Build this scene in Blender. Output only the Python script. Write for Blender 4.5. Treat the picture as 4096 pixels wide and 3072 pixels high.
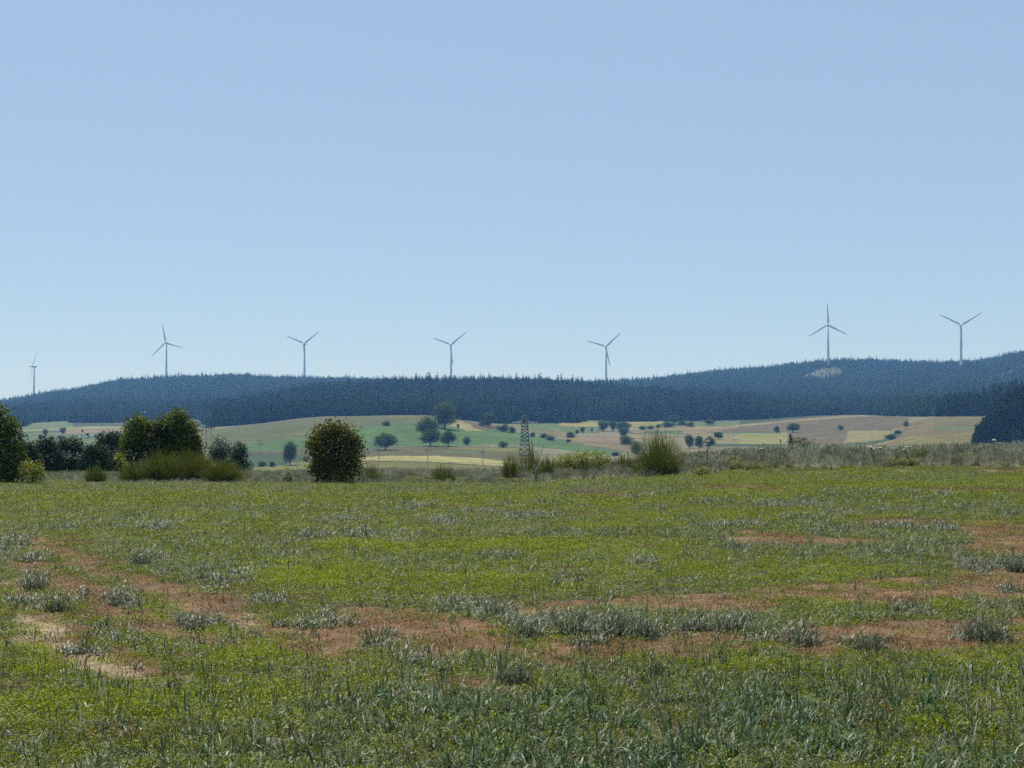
import bpy, math, random
import numpy as np
from mathutils import Matrix, Vector

S = bpy.context.scene
for o in list(bpy.data.objects):
    bpy.data.objects.remove(o)
COL = S.collection
PI = math.pi

# ------------------------------------------------------------------ camera
FPX = 5600.0                      # focal length in photo pixels (photo 4096 wide)
HOR = 1760.0                      # image row of the true horizon
HC = 1.7                          # eye height
PITCH = math.atan((HOR - 1536.0) / FPX)
cam = bpy.data.cameras.new('camera')
cam.sensor_width = 36.0
cam.lens = FPX / 4096.0 * 36.0
cam.clip_start = 0.1
cam.clip_end = 60000
camo = bpy.data.objects.new('camera', cam)
COL.objects.link(camo)
camo.location = (0, 0, HC)
camo.rotation_euler = (PI / 2 + PITCH, 0, 0)
S.camera = camo

# ------------------------------------------------------------------ world, sun, exposure
SUN_EL = math.radians(58)
SUN_AZ = math.radians(-20)         # from +Y (view direction), negative = left
W = bpy.data.worlds.new('World')
S.world = W
W.use_nodes = True
nt = W.node_tree
nt.nodes.clear()
wo = nt.nodes.new('ShaderNodeOutputWorld')
bg = nt.nodes.new('ShaderNodeBackground')
sky = nt.nodes.new('ShaderNodeTexSky')
sky.sky_type = 'NISHITA'
sky.sun_disc = False
sky.sun_elevation = SUN_EL
sky.sun_rotation = SUN_AZ % (2 * PI)
sky.altitude = 900
sky.air_density = 1.0
sky.dust_density = 0.6
sky.ozone_density = 2.5
bg.inputs['Strength'].default_value = 0.08
veil = nt.nodes.new('ShaderNodeMix'); veil.data_type = 'RGBA'      # thin even summer veil over the clear sky
veil.inputs['Factor'].default_value = 0.7
veil.inputs['B'].default_value = (3.02, 4.3, 5.8, 1)
nt.links.new(sky.outputs[0], veil.inputs['A'])
nt.links.new(veil.outputs['Result'], bg.inputs['Color'])
nt.links.new(bg.outputs[0], wo.inputs['Surface'])

W.cycles.sampling_method = 'NONE'      # the sky has no disc: plain sampling is cleaner

sl = bpy.data.lights.new('sun', 'SUN')
sl.energy = 4.4
sl.angle = math.radians(0.5)
sl.color = (1.0, 0.95, 0.87)
so = bpy.data.objects.new('sun', sl)
COL.objects.link(so)
sd = Vector((math.sin(SUN_AZ) * math.cos(SUN_EL), math.cos(SUN_AZ) * math.cos(SUN_EL), math.sin(SUN_EL)))
so.rotation_euler = sd.to_track_quat('Z', 'Y').to_euler()
so.location = (0, 0, 400)

S.view_settings.view_transform = 'Standard'
S.view_settings.look = 'None'
S.view_settings.exposure = 0.6
S.view_settings.gamma = 1.0
S.render.engine = 'CYCLES'
S.cycles.max_bounces = 5
S.cycles.diffuse_bounces = 2
S.cycles.glossy_bounces = 2
S.cycles.transmission_bounces = 3
S.cycles.volume_bounces = 0
S.cycles.use_denoising = False
S.cycles.sample_clamp_indirect = 4.0

# ------------------------------------------------------------------ projection helpers
CT, ST = math.cos(PITCH), math.sin(PITCH)
def P(px, py, Y):
    """world point at depth Y seen at photo pixel (px, py)"""
    yc = -(py - 1536.0) / FPX
    t = Y / (CT - yc * ST)
    return (t * (px - 2048.0) / FPX, Y, HC + t * (ST + yc * CT))
def proj(X, Y, Z):
    dz = Z - HC
    d = Y * CT + dz * ST
    d = np.where(np.abs(d) < 0.05, 0.05, d)
    u = -Y * ST + dz * CT
    return 2048.0 + FPX * X / d, 1536.0 - FPX * u / d

def _hash(ix, iy, seed):
    h = (ix.astype(np.int64) * 374761393 + iy.astype(np.int64) * 668265263 + seed * 1442695041) & 0x7fffffff
    h = ((h ^ (h >> 13)) * 1274126177) & 0x7fffffff
    h = (h ^ (h >> 16)) & 0xffffff
    return h / float(0xffffff)
def vn(x, y, seed=0):
    x = np.asarray(x, float); y = np.asarray(y, float)
    ix = np.floor(x); iy = np.floor(y)
    fx = x - ix; fy = y - iy
    fx = fx * fx * (3 - 2 * fx); fy = fy * fy * (3 - 2 * fy)
    a = _hash(ix, iy, seed); b = _hash(ix + 1, iy, seed)
    c = _hash(ix, iy + 1, seed); d = _hash(ix + 1, iy + 1, seed)
    return (a * (1 - fx) + b * fx) * (1 - fy) + (c * (1 - fx) + d * fx) * fy
def fbm(x, y, seed=0, o=3):
    r = 0; a = 0.5; tot = 0
    for k in range(o):
        r = r + a * vn(x * 2 ** k, y * 2 ** k, seed + k * 7); tot += a; a *= 0.5
    return r / tot * 2 - 1
def sst(a, b, x):
    t = np.clip((x - a) / (b - a), 0, 1)
    return t * t * (3 - 2 * t)
def inpoly(x, y, poly):
    r = np.zeros(np.shape(x), bool)
    n = len(poly)
    for i in range(n):
        x1, y1 = poly[i]; x2, y2 = poly[(i + 1) % n]
        if y1 == y2: continue
        c = ((y1 > y) != (y2 > y)) & (x < (x2 - x1) * (y - y1) / (y2 - y1) + x1)
        r ^= c
    return r

# ------------------------------------------------------------------ terrain
# for each viewing direction (photo column) a list of (distance, image row of the bare ground)
TCOL = {
 -2200: [(450,1905),(600,1865),(900,1800),(1200,1740),(1550,1705),(2000,1690),(2750,1660),(3200,1690),(5000,1730)],
 0:    [(450,1905),(600,1850),(800,1800),(1000,1765),(1200,1738),(1400,1712),(1550,1700),(2000,1672),(2750,1624),(3200,1650),(5000,1730)],
 250:  [(450,1905),(600,1850),(800,1800),(1000,1762),(1200,1730),(1400,1700),(1550,1688),(2000,1650),(2750,1583),(3200,1640),(5000,1730)],
 500:  [(450,1905),(600,1850),(800,1800),(1000,1752),(1200,1722),(1400,1700),(1550,1690),(2000,1640),(2750,1540),(3200,1600),(5000,1730)],
 900:  [(450,1900),(520,1884),(600,1862),(700,1820),(850,1760),(1000,1716),(1080,1706),(1200,1716),(1350,1700),(1700,1652),(1950,1665),(2350,1570),(2750,1519),(3200,1600),(5000,1730)],
 1300: [(450,1905),(520,1890),(600,1860),(660,1832),(750,1800),(830,1765),(950,1700),(1080,1664),(1200,1676),(1350,1664),(1700,1586),(1950,1600),(2350,1565),(2750,1536),(3200,1600),(5000,1730)],
 1700: [(450,1905),(520,1890),(600,1858),(660,1826),(750,1797),(830,1770),(900,1714),(1000,1682),(1080,1658),(1200,1672),(1350,1655),(1700,1562),(1950,1600),(2350,1565),(2750,1543),(3200,1600),(5000,1730)],
 2000: [(450,1905),(520,1892),(600,1862),(660,1836),(750,1806),(850,1770),(950,1735),(1060,1704),(1200,1690),(1350,1668),(1700,1563),(1950,1600),(2350,1565),(2750,1541),(3200,1600),(5000,1730)],
 2300: [(450,1890),(600,1850),(750,1805),(900,1770),(1050,1733),(1200,1697),(1300,1684),(1400,1672),(1700,1584),(1950,1610),(2350,1570),(2750,1552),(3200,1610),(5000,1730)],
 2600: [(450,1880),(600,1835),(800,1800),(950,1768),(1100,1728),(1250,1690),(1350,1682),(1500,1668),(1700,1618),(1950,1625),(2350,1565),(2750,1537),(3200,1600),(5000,1730)],
 3000: [(450,1870),(600,1825),(800,1795),(950,1762),(1100,1724),(1250,1690),(1350,1676),(1500,1662),(1700,1636),(1950,1628),(2350,1545),(2750,1492),(3200,1560),(5000,1730)],
 3312: [(450,1865),(600,1820),(800,1785),(950,1742),(1100,1707),(1250,1672),(1350,1662),(1500,1660),(1700,1640),(1950,1618),(2350,1532),(2620,1466),(2800,1474),(3200,1560),(5000,1730)],
 3500: [(450,1865),(600,1820),(800,1780),(950,1730),(1060,1700),(1180,1668),(1350,1661),(1500,1660),(1700,1640),(1950,1610),(2350,1530),(2620,1466),(2800,1470),(3200,1560),(5000,1730)],
 3740: [(450,1855),(600,1810),(750,1760),(880,1705),(985,1667),(1150,1664),(1350,1662),(1500,1655),(1700,1630),(1950,1590),(2350,1500),(2620,1474),(2800,1480),(3200,1560),(5000,1730)],
 3900: [(450,1850),(600,1808),(700,1788),(800,1742),(900,1698),(985,1664),(1150,1660),(1350,1655),(1500,1645),(1700,1610),(1950,1572),(2350,1490),(2620,1468),(2800,1472),(3200,1560),(5000,1730)],
 4096: [(450,1850),(600,1806),(700,1784),(800,1742),(900,1698),(985,1662),(1150,1652),(1350,1640),(1500,1630),(1700,1595),(1950,1548),(2350,1455),(2620,1432),(2800,1430),(3200,1500),(5000,1700)],
 6300: [(450,1850),(600,1806),(700,1784),(850,1740),(1000,1690),(1150,1650),(1350,1625),(1500,1600),(1700,1560),(1950,1500),(2350,1420),(2620,1400),(2800,1395),(3200,1480),(5000,1690)],
}
_ty = np.concatenate([np.linspace(76, 600, 120), np.linspace(610, 5200, 360)])
_cols = sorted(TCOL)
_tz = []
for c in _cols:
    kn = TCOL[c]
    d = [76, 110, 160, 230, 320] + [k[0] for k in kn]
    z = [-0.35, -2.0, -4.5, -6.6, -8.6] + [P(2048, k[1], k[0])[2] for k in kn]
    if c > 3200: z[1:5] = [-1.2, -2.6, -4.0, -5.4]
    zz = np.interp(_ty, d, z)
    k = np.array([1, 2, 3, 2, 1.]); k /= k.sum()
    zp = np.convolve(np.pad(zz, 2, mode='edge'), k, 'valid')
    _tz.append(zp)
_tz = np.array(_tz)
_tc = (np.array(_cols) - 2048.0) / FPX
def field_z(X, Y):
    t = X / np.maximum(Y, 8.0)
    e = np.interp(t, (np.array([-2500, 0, 1000, 2048, 3000, 4096, 6500]) - 2048) / FPX, [0.02, -0.03, -0.10, -0.16, 0.22, 0.34, 0.5])
    z = e * np.clip(Y / 57.0, 0, 1.4) ** 1.6
    return z + 0.02 * fbm(X / 1.3, Y / 1.3, 3, 3) + 0.03 * fbm(X / 6, Y / 6, 5, 2)
def bank_z(X, Y):
    t = X / np.maximum(Y, 8.0)
    b = np.interp(t, (np.array([-2500, 1900, 2600, 3000, 4096, 6500]) - 2048) / FPX, [0.0, -0.02, 0.05, 0.22, 0.26, 0.3])
    return b * sst(56, 61, Y) * (1 - sst(68, 76, Y))
def far_z(X, Y):
    Yc = np.clip(Y, 76, 5199)
    iy = np.clip(np.searchsorted(_ty, Yc) - 1, 0, len(_ty) - 2)
    fy = (Yc - _ty[iy]) / (_ty[iy + 1] - _ty[iy])
    t = np.clip(X / Yc, _tc[0], _tc[-1] - 1e-6)
    ic = np.clip(np.searchsorted(_tc, t) - 1, 0, len(_tc) - 2)
    fc = (t - _tc[ic]) / (_tc[ic + 1] - _tc[ic])
    fc = fc * fc * (3 - 2 * fc) * 0.5 + fc * 0.5
    a = _tz[ic, iy] * (1 - fy) + _tz[ic, iy + 1] * fy
    b = _tz[ic + 1, iy] * (1 - fy) + _tz[ic + 1, iy + 1] * fy
    z = a * (1 - fc) + b * fc
    amp = np.clip((Yc - 100) / 900, 0, 1)
    return z + 0.5 * amp * fbm(X / 45, Y / 45, 11, 3) + np.clip((Yc - 1300) / 800, 0, 1) * 3.0 * fbm(X / 160, Y / 160, 12, 3)
def gz(X, Y):
    X = np.asarray(X, float); Y = np.asarray(Y, float)
    near = field_z(X, np.minimum(Y, 76)) + bank_z(X, Y)
    w = sst(68, 78, Y)
    return near * (1 - w) + far_z(X, Y) * w
def gz1(x, y): return float(gz(np.array([x]), np.array([y]))[0])
def dist_for(px, py, lo=420, hi=1500):
    """distance at which the ground along photo column px is seen at row py"""
    Y = np.linspace(lo, hi, 1500)
    X = Y * (px - 2048.0) / FPX / CT
    u, v = proj(X, Y, gz(X, Y))
    i = np.argmax(v <= py)
    if v[i] > py: i = int(np.argmin(np.abs(v - py)))
    return float(Y[i])

# ------------------------------------------------------------------ mesh helpers
def mesh_np(name, V, F4=None, mats=(), smooth=False, F3=None, midx=None):
    V = np.asarray(V, np.float32)
    me = bpy.data.meshes.new(name)
    loops = []; starts = []; n = 0; tot = []
    if F4 is not None and len(F4):
        F4 = np.asarray(F4, np.int32); loops.append(F4.ravel()); starts.append(np.arange(len(F4)) * 4); n = len(F4) * 4; tot.append(np.full(len(F4), 4))
    if F3 is not None and len(F3):
        F3 = np.asarray(F3, np.int32); loops.append(F3.ravel()); starts.append(n + np.arange(len(F3)) * 3); tot.append(np.full(len(F3), 3))
    loops = np.concatenate(loops).astype(np.int32); starts = np.concatenate(starts).astype(np.int32); tot = np.concatenate(tot).astype(np.int32)
    me.vertices.add(len(V)); me.vertices.foreach_set('co', V.ravel())
    me.loops.add(len(loops)); me.loops.foreach_set('vertex_index', loops)
    me.polygons.add(len(starts)); me.polygons.foreach_set('loop_start', starts); me.polygons.foreach_set('loop_total', tot)
    if midx is not None: me.polygons.foreach_set('material_index', np.asarray(midx, np.int32))
    if smooth: me.polygons.foreach_set('use_smooth', np.ones(len(starts), bool))
    for m in mats: me.materials.append(m)
    me.update(calc_edges=True)
    return me
class MB:
    """collects quads/tris of one mesh"""
    def __init__(s): s.V = []; s.Q = []; s.T = []; s.n = 0; s.mq = []; s.mt = []
    def add(s, V, Q=None, T=None, m=0):
        V = np.asarray(V, float).reshape(-1, 3)
        if Q is not None and len(Q): s.Q.append(np.asarray(Q) + s.n); s.mq.append(np.full(len(Q), m))
        if T is not None and len(T): s.T.append(np.asarray(T) + s.n); s.mt.append(np.full(len(T), m))
        s.V.append(V); s.n += len(V)
    def tube(s, pts, rad, k=8, m=0, cap=True):
        pts = [Vector(p) for p in pts]; V = []; Q = []; T = []
        for i, p in enumerate(pts):
            a = pts[max(i - 1, 0)]; b = pts[min(i + 1, len(pts) - 1)]
            d = (b - a).normalized()
            x = d.cross(Vector((0.13, 0.97, 0.21))).normalized(); y = d.cross(x)
            for j in range(k):
                an = 2 * PI * j / k
                V.append(p + rad[i] * (math.cos(an) * x + math.sin(an) * y))
        for i in range(len(pts) - 1):
            for j in range(k):
                Q.append((i * k + j, i * k + (j + 1) % k, (i + 1) * k + (j + 1) % k, (i + 1) * k + j))
        if cap:
            for e in (0, len(pts) - 1):
                V.append(pts[e]); c = len(V) - 1
                for j in range(k): T.append((c, e * k + j, e * k + (j + 1) % k))
        s.add([tuple(v) for v in V], Q, T, m)
    def box(s, c, h, m=0):
        V = [(c[0] + sx * h[0], c[1] + sy * h[1], c[2] + sz * h[2]) for sx in (-1, 1) for sy in (-1, 1) for sz in (-1, 1)]
        s.add(V, [(0, 1, 3, 2), (4, 6, 7, 5), (0, 4, 5, 1), (2, 3, 7, 6), (0, 2, 6, 4), (1, 5, 7, 3)], None, m)
    def mesh(s, name, mats, smooth=False):
        Q = np.concatenate(s.Q) if s.Q else None; T = np.concatenate(s.T) if s.T else None
        mi = np.concatenate(s.mq + s.mt)
        return mesh_np(name, np.concatenate(s.V), Q, mats, smooth, T, mi)
def obj(name, me, parent=None, loc=(0, 0, 0)):
    o = bpy.data.objects.new(name, me); COL.objects.link(o); o.location = loc
    if parent is not None: o.parent = parent
    return o
def tag(o, label, cat, group=None):
    o['label'] = label; o['category'] = cat
    if group: o['group'] = group
    return o
def kind(o, k, cat=None):
    o['kind'] = k
    return o
def empty(name, loc, label, cat, group=None, rz=0):
    o = bpy.data.objects.new(name, None); COL.objects.link(o); o.location = loc; o.rotation_euler = (0, 0, rz)
    o.empty_display_size = 0.5
    return tag(o, label, cat, group)

# ------------------------------------------------------------------ materials
def newmat(name):
    m = bpy.data.materials.new(name); m.use_nodes = True
    n = m.node_tree; n.nodes.clear()
    return m, n
def N(n, t, **kw):
    nd = n.nodes.new(t)
    for k, v in kw.items(): setattr(nd, k, v)
    return nd
def rgb(c): return (c[0], c[1], c[2], 1)
def leaf_mat(name, cols, rough=0.5, transl=0.25, spec=0.4, nscale=0.0, tcol=None):
    """foliage: colour varies leaf by leaf, plant by plant; a part of the light passes through the leaf"""
    m, n = newmat(name)
    geo = N(n, 'ShaderNodeNewGeometry')
    at = N(n, 'ShaderNodeAttribute', attribute_type='INSTANCER', attribute_name='tint')
    ramp = N(n, 'ShaderNodeValToRGB')
    cr = ramp.color_ramp
    while len(cr.elements) < len(cols): cr.elements.new(0.5)
    for i, c in enumerate(cols):
        cr.elements[i].position = (0, 0.4, 0.8, 1)[i] if len(cols) == 4 else i / (len(cols) - 1)
        kk = 0.88 if i < len(cols) - 1 or len(cols) < 4 else 0.92  # last of four colours kept brighter: glints put into the leaf colour
        cr.elements[i].color = rgb([x * kk for x in c])
    mx = N(n, 'ShaderNodeMath', operation='MULTIPLY_ADD')
    mx.inputs[1].default_value = 0.55
    n.links.new(geo.outputs['Random Per Island'], mx.inputs[0])
    m2 = N(n, 'ShaderNodeMath', operation='MULTIPLY'); m2.inputs[1].default_value = 0.45
    if nscale > 0:
        tc = N(n, 'ShaderNodeTexCoord'); nz = N(n, 'ShaderNodeTexNoise'); nz.inputs['Scale'].default_value = nscale
        nz.inputs['Detail'].default_value = 2
        n.links.new(tc.outputs['Object'], nz.inputs['Vector'])
        mr = N(n, 'ShaderNodeMapRange'); mr.inputs['From Min'].default_value = 0.3; mr.inputs['From Max'].default_value = 0.7
        n.links.new(nz.outputs['Fac'], mr.inputs['Value']); n.links.new(mr.outputs[0], m2.inputs[0])
    else:
        n.links.new(at.outputs['Fac'], m2.inputs[0])
    n.links.new(m2.outputs[0], mx.inputs[2])
    n.links.new(mx.outputs[0], ramp.inputs['Fac'])
    p = N(n, 'ShaderNodeBsdfPrincipled')
    p.inputs['Roughness'].default_value = rough
    p.inputs['Specular IOR Level'].default_value = spec
    n.links.new(ramp.outputs[0], p.inputs['Base Color'])
    out = N(n, 'ShaderNodeOutputMaterial')
    if transl > 0:
        tr = N(n, 'ShaderNodeBsdfTranslucent')
        if tcol is None:
            hs = N(n, 'ShaderNodeHueSaturation'); hs.inputs['Hue'].default_value = 0.485; hs.inputs['Saturation'].default_value = 1.25; hs.inputs['Value'].default_value = 1.35
            n.links.new(ramp.outputs[0], hs.inputs['Color']); n.links.new(hs.outputs[0], tr.inputs['Color'])
        else: tr.inputs['Color'].default_value = rgb(tcol)
        ms = N(n, 'ShaderNodeMixShader'); ms.inputs[0].default_value = transl
        n.links.new(p.outputs[0], ms.inputs[1]); n.links.new(tr.outputs[0], ms.inputs[2]); n.links.new(ms.outputs[0], out.inputs['Surface'])
    else: n.links.new(p.outputs[0], out.inputs['Surface'])
    return m
def plain_mat(name, c1, c2=None, rough=0.7, scale=5.0, metal=0.0, stretch=None):
    m, n = newmat(name)
    p = N(n, 'ShaderNodeBsdfPrincipled'); p.inputs['Roughness'].default_value = rough; p.inputs['Metallic'].default_value = metal
    tc = N(n, 'ShaderNodeTexCoord'); mp = N(n, 'ShaderNodeMapping')
    if stretch: mp.inputs['Scale'].default_value = stretch
    nz = N(n, 'ShaderNodeTexNoise'); nz.inputs['Scale'].default_value = scale; nz.inputs['Detail'].default_value = 6
    n.links.new(tc.outputs['Object'], mp.inputs[0]); n.links.new(mp.outputs[0], nz.inputs['Vector'])
    mi = N(n, 'ShaderNodeMix', data_type='RGBA')
    mi.inputs['A'].default_value = rgb(c1); mi.inputs['B'].default_value = rgb(c2 or [x * 0.7 for x in c1])
    n.links.new(nz.outputs['Fac'], mi.inputs['Factor']); n.links.new(mi.outputs['Result'], p.inputs['Base Color'])
    out = N(n, 'ShaderNodeOutputMaterial'); n.links.new(p.outputs[0], out.inputs['Surface'])
    return m
def ground_mat(name, kindname):
    """albedo from the surveyed land-use colours in 'Col', broken up by noise at several scales"""
    m, n = newmat(name)
    p = N(n, 'ShaderNodeBsdfPrincipled'); p.inputs['Roughness'].default_value = 0.95; p.inputs['Specular IOR Level'].default_value = 0.15
    at = N(n, 'ShaderNodeAttribute', attribute_name='Col')
    tc = N(n, 'ShaderNodeTexCoord')
    def noise(sc, det=5, vec=None):
        z = N(n, 'ShaderNodeTexNoise'); z.inputs['Scale'].default_value = sc; z.inputs['Detail'].default_value = det; z.inputs['Roughness'].default_value = 0.65
        n.links.new(vec or tc.outputs['Object'], z.inputs['Vector']); return z
    if kindname == 'field': sc = (9.0, 60.0, 1.2)
    else: sc = (0.35, 1.6, 0.05)
    cur = at.outputs['Color']
    for s_, lo, hi in ((sc[0], 0.62, 1.35), (sc[1], 0.6, 1.4), (sc[2], 0.75, 1.22)):
        z = noise(s_)
        mr = N(n, 'ShaderNodeMapRange'); mr.inputs['From Min'].default_value = 0.3; mr.inputs['From Max'].default_value = 0.7
        mr.inputs['To Min'].default_value = lo; mr.inputs['To Max'].default_value = hi
        n.links.new(z.outputs['Fac'], mr.inputs['Value'])
        v = N(n, 'ShaderNodeVectorMath', operation='SCALE')
        n.links.new(cur, v.inputs[0]); n.links.new(mr.outputs[0], v.inputs['Scale']); cur = v.outputs[0]
    n.links.new(cur, p.inputs['Base Color'])
    b = N(n, 'ShaderNodeBump'); b.inputs['Distance'].default_value = 0.03 if kindname == 'field' else 0.25
    b.inputs['Strength'].default_value = 0.9
    z = noise(14.0 if kindname == 'field' else 0.8, 8)
    n.links.new(z.outputs['Fac'], b.inputs['Height']); n.links.new(b.outputs[0], p.inputs['Normal'])
    out = N(n, 'ShaderNodeOutputMaterial'); n.links.new(p.outputs[0], out.inputs['Surface'])
    return m

# ------------------------------------------------------------------ field soil map (photo outline -> ground plane)
SOIL = [  # (kind, polygon in photo pixels) 1 = brown/red cover, 2 = pale dry soil
 (1, [(90,2104),(330,2172),(540,2296),(780,2344),(1000,2416),(1110,2480),(1420,2510),(1420,2668),(1180,2616),(960,2606),(740,2560),(500,2536),(370,2450),(270,2366),(120,2300),(10,2250)]),
 (1, [(0,2250),(190,2300),(330,2420),(420,2560),(560,2640),(680,2720),(500,2690),(350,2600),(180,2500),(120,2400),(0,2390)]),
 (1, [(250,2440),(420,2540),(700,2700),(900,2790),(860,2802),(640,2722),(380,2574),(230,2474)]),
 (1, [(100,2120),(260,2180),(420,2290),(560,2350),(540,2366),(380,2310),(230,2210),(80,2140)]),
 (2, [(30,2432),(190,2478),(300,2552),(440,2628),(640,2742),(600,2776),(440,2712),(300,2684),(160,2622),(50,2510)]),
 (2, [(0,2540),(60,2560),(120,2600),(0,2590)]),
 (2, [(820,2480),(1010,2510),(1000,2540),(830,2510)]),
 (1, [(1385,2440),(1865,2447),(2042,2493),(2077,2578),(2148,2606),(2289,2642),(2218,2663),(2006,2613),(1760,2606),(1640,2620),(1500,2560),(1300,2600),(1300,2520)]),
 (1, [(2080,2420),(2280,2400),(2700,2380),(3190,2345),(3473,2324),(3755,2317),(3830,2270),(4300,2220),(4300,2400),(3755,2394),(3473,2423),(3190,2394),(3120,2437),(2960,2450),(2640,2440),(2500,2420),(2300,2460),(2080,2470)]),
 (1, [(2150,2540),(2696,2522),(2929,2536),(3035,2578),(3120,2515),(3332,2500),(3755,2486),(4300,2430),(4300,2606),(3685,2620),(3261,2649),(2990,2600),(2696,2640),(2400,2640),(2150,2620)]),
 (1, [(2936,2119),(3190,2140),(3473,2161),(3438,2183),(2908,2175)]),
 (1, [(3374,2070),(4038,2084),(4300,2110),(4300,2230),(3861,2218),(3826,2133),(3473,2098)]),
 (1, [(3720,1957),(4300,1960),(4300,1974),(3741,1971)]),
 (1, [(2795,1935),(3190,1949),(3183,1967),(2795,1960)]),
 (1, [(2254,1964),(2642,1978),(2500,1992),(2254,1990)]),
 (1, [(1809,2027),(1936,2031),(1936,2038),(1809,2036)]),
 (1, [(2289,2041),(2380,2070),(2330,2072),(2270,2060)]),
 (1, [(2440,2046),(2500,2050),(2500,2068),(2440,2066)]),
 (1, [(620,2020),(700,2016),(760,2034),(680,2040)]), (1, [(350,2030),(420,2026),(410,2040)]),
 (1, [(1759,2691),(1900,2706),(1936,2762),(1653,2755)]),
 (1, [(0,2050),(60,2070),(120,2090),(60,2092),(0,2080)]),
 (1, [(770,1935),(950,1926),(960,1940),(780,1946)]), (1, [(1065,1930),(1140,1926),(1140,1942),(1070,1942)]),
 (1, [(3990,1880),(4080,1878),(4080,1900),(3990,1902)]), (1, [(3890,1888),(3960,1886),(3960,1898),(3890,1898)]),
]
def soil(X, Y):
    dx = 0.45 * fbm(X / 0.5, Y / 0.5, 21, 4) + 0.2 * fbm(X / 2.5, Y / 2.5, 22, 2)
    dy = 0.6 * fbm(X / 0.5, Y / 0.5, 23, 4) + 0.3 * fbm(X / 2.5, Y / 2.5, 24, 2)
    k = np.clip(Y / 18.0, 0.35, 1.6)
    x2 = X + dx * k; y2 = np.maximum(Y + dy * k, 2)
    u, v = proj(x2, y2, field_z(X, Y))
    r = np.zeros(np.shape(X))
    for kd, pl in SOIL:
        r = np.where(inpoly(u, v, pl), kd, r)
    lim = np.where(u < 1400, 0.62, 0.42)
    green = (fbm(X / 0.55, Y / 0.75, 33, 4) + 0.35 * fbm(X / 0.12, Y / 0.12, 34, 2)) > lim
    q = X * 0.88 + Y * 0.47
    lane = (np.sin(2 * PI * q / 0.85 + 1.5 * fbm(X / 1.5, Y / 1.5, 35, 2)) > 0.45) & (u < 1250) & (fbm(X / 0.4, Y / 0.9, 36, 3) > -0.35)
    r = np.where((r == 1) & (green | lane), 0.3, r)
    thin = (fbm(X / 0.8, Y / 1.1, 31, 4) + 0.3 * fbm(X / 0.15, Y / 0.15, 32, 2)) > 0.46
    return np.where(thin & (r == 0), 0.6, r)

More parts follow.
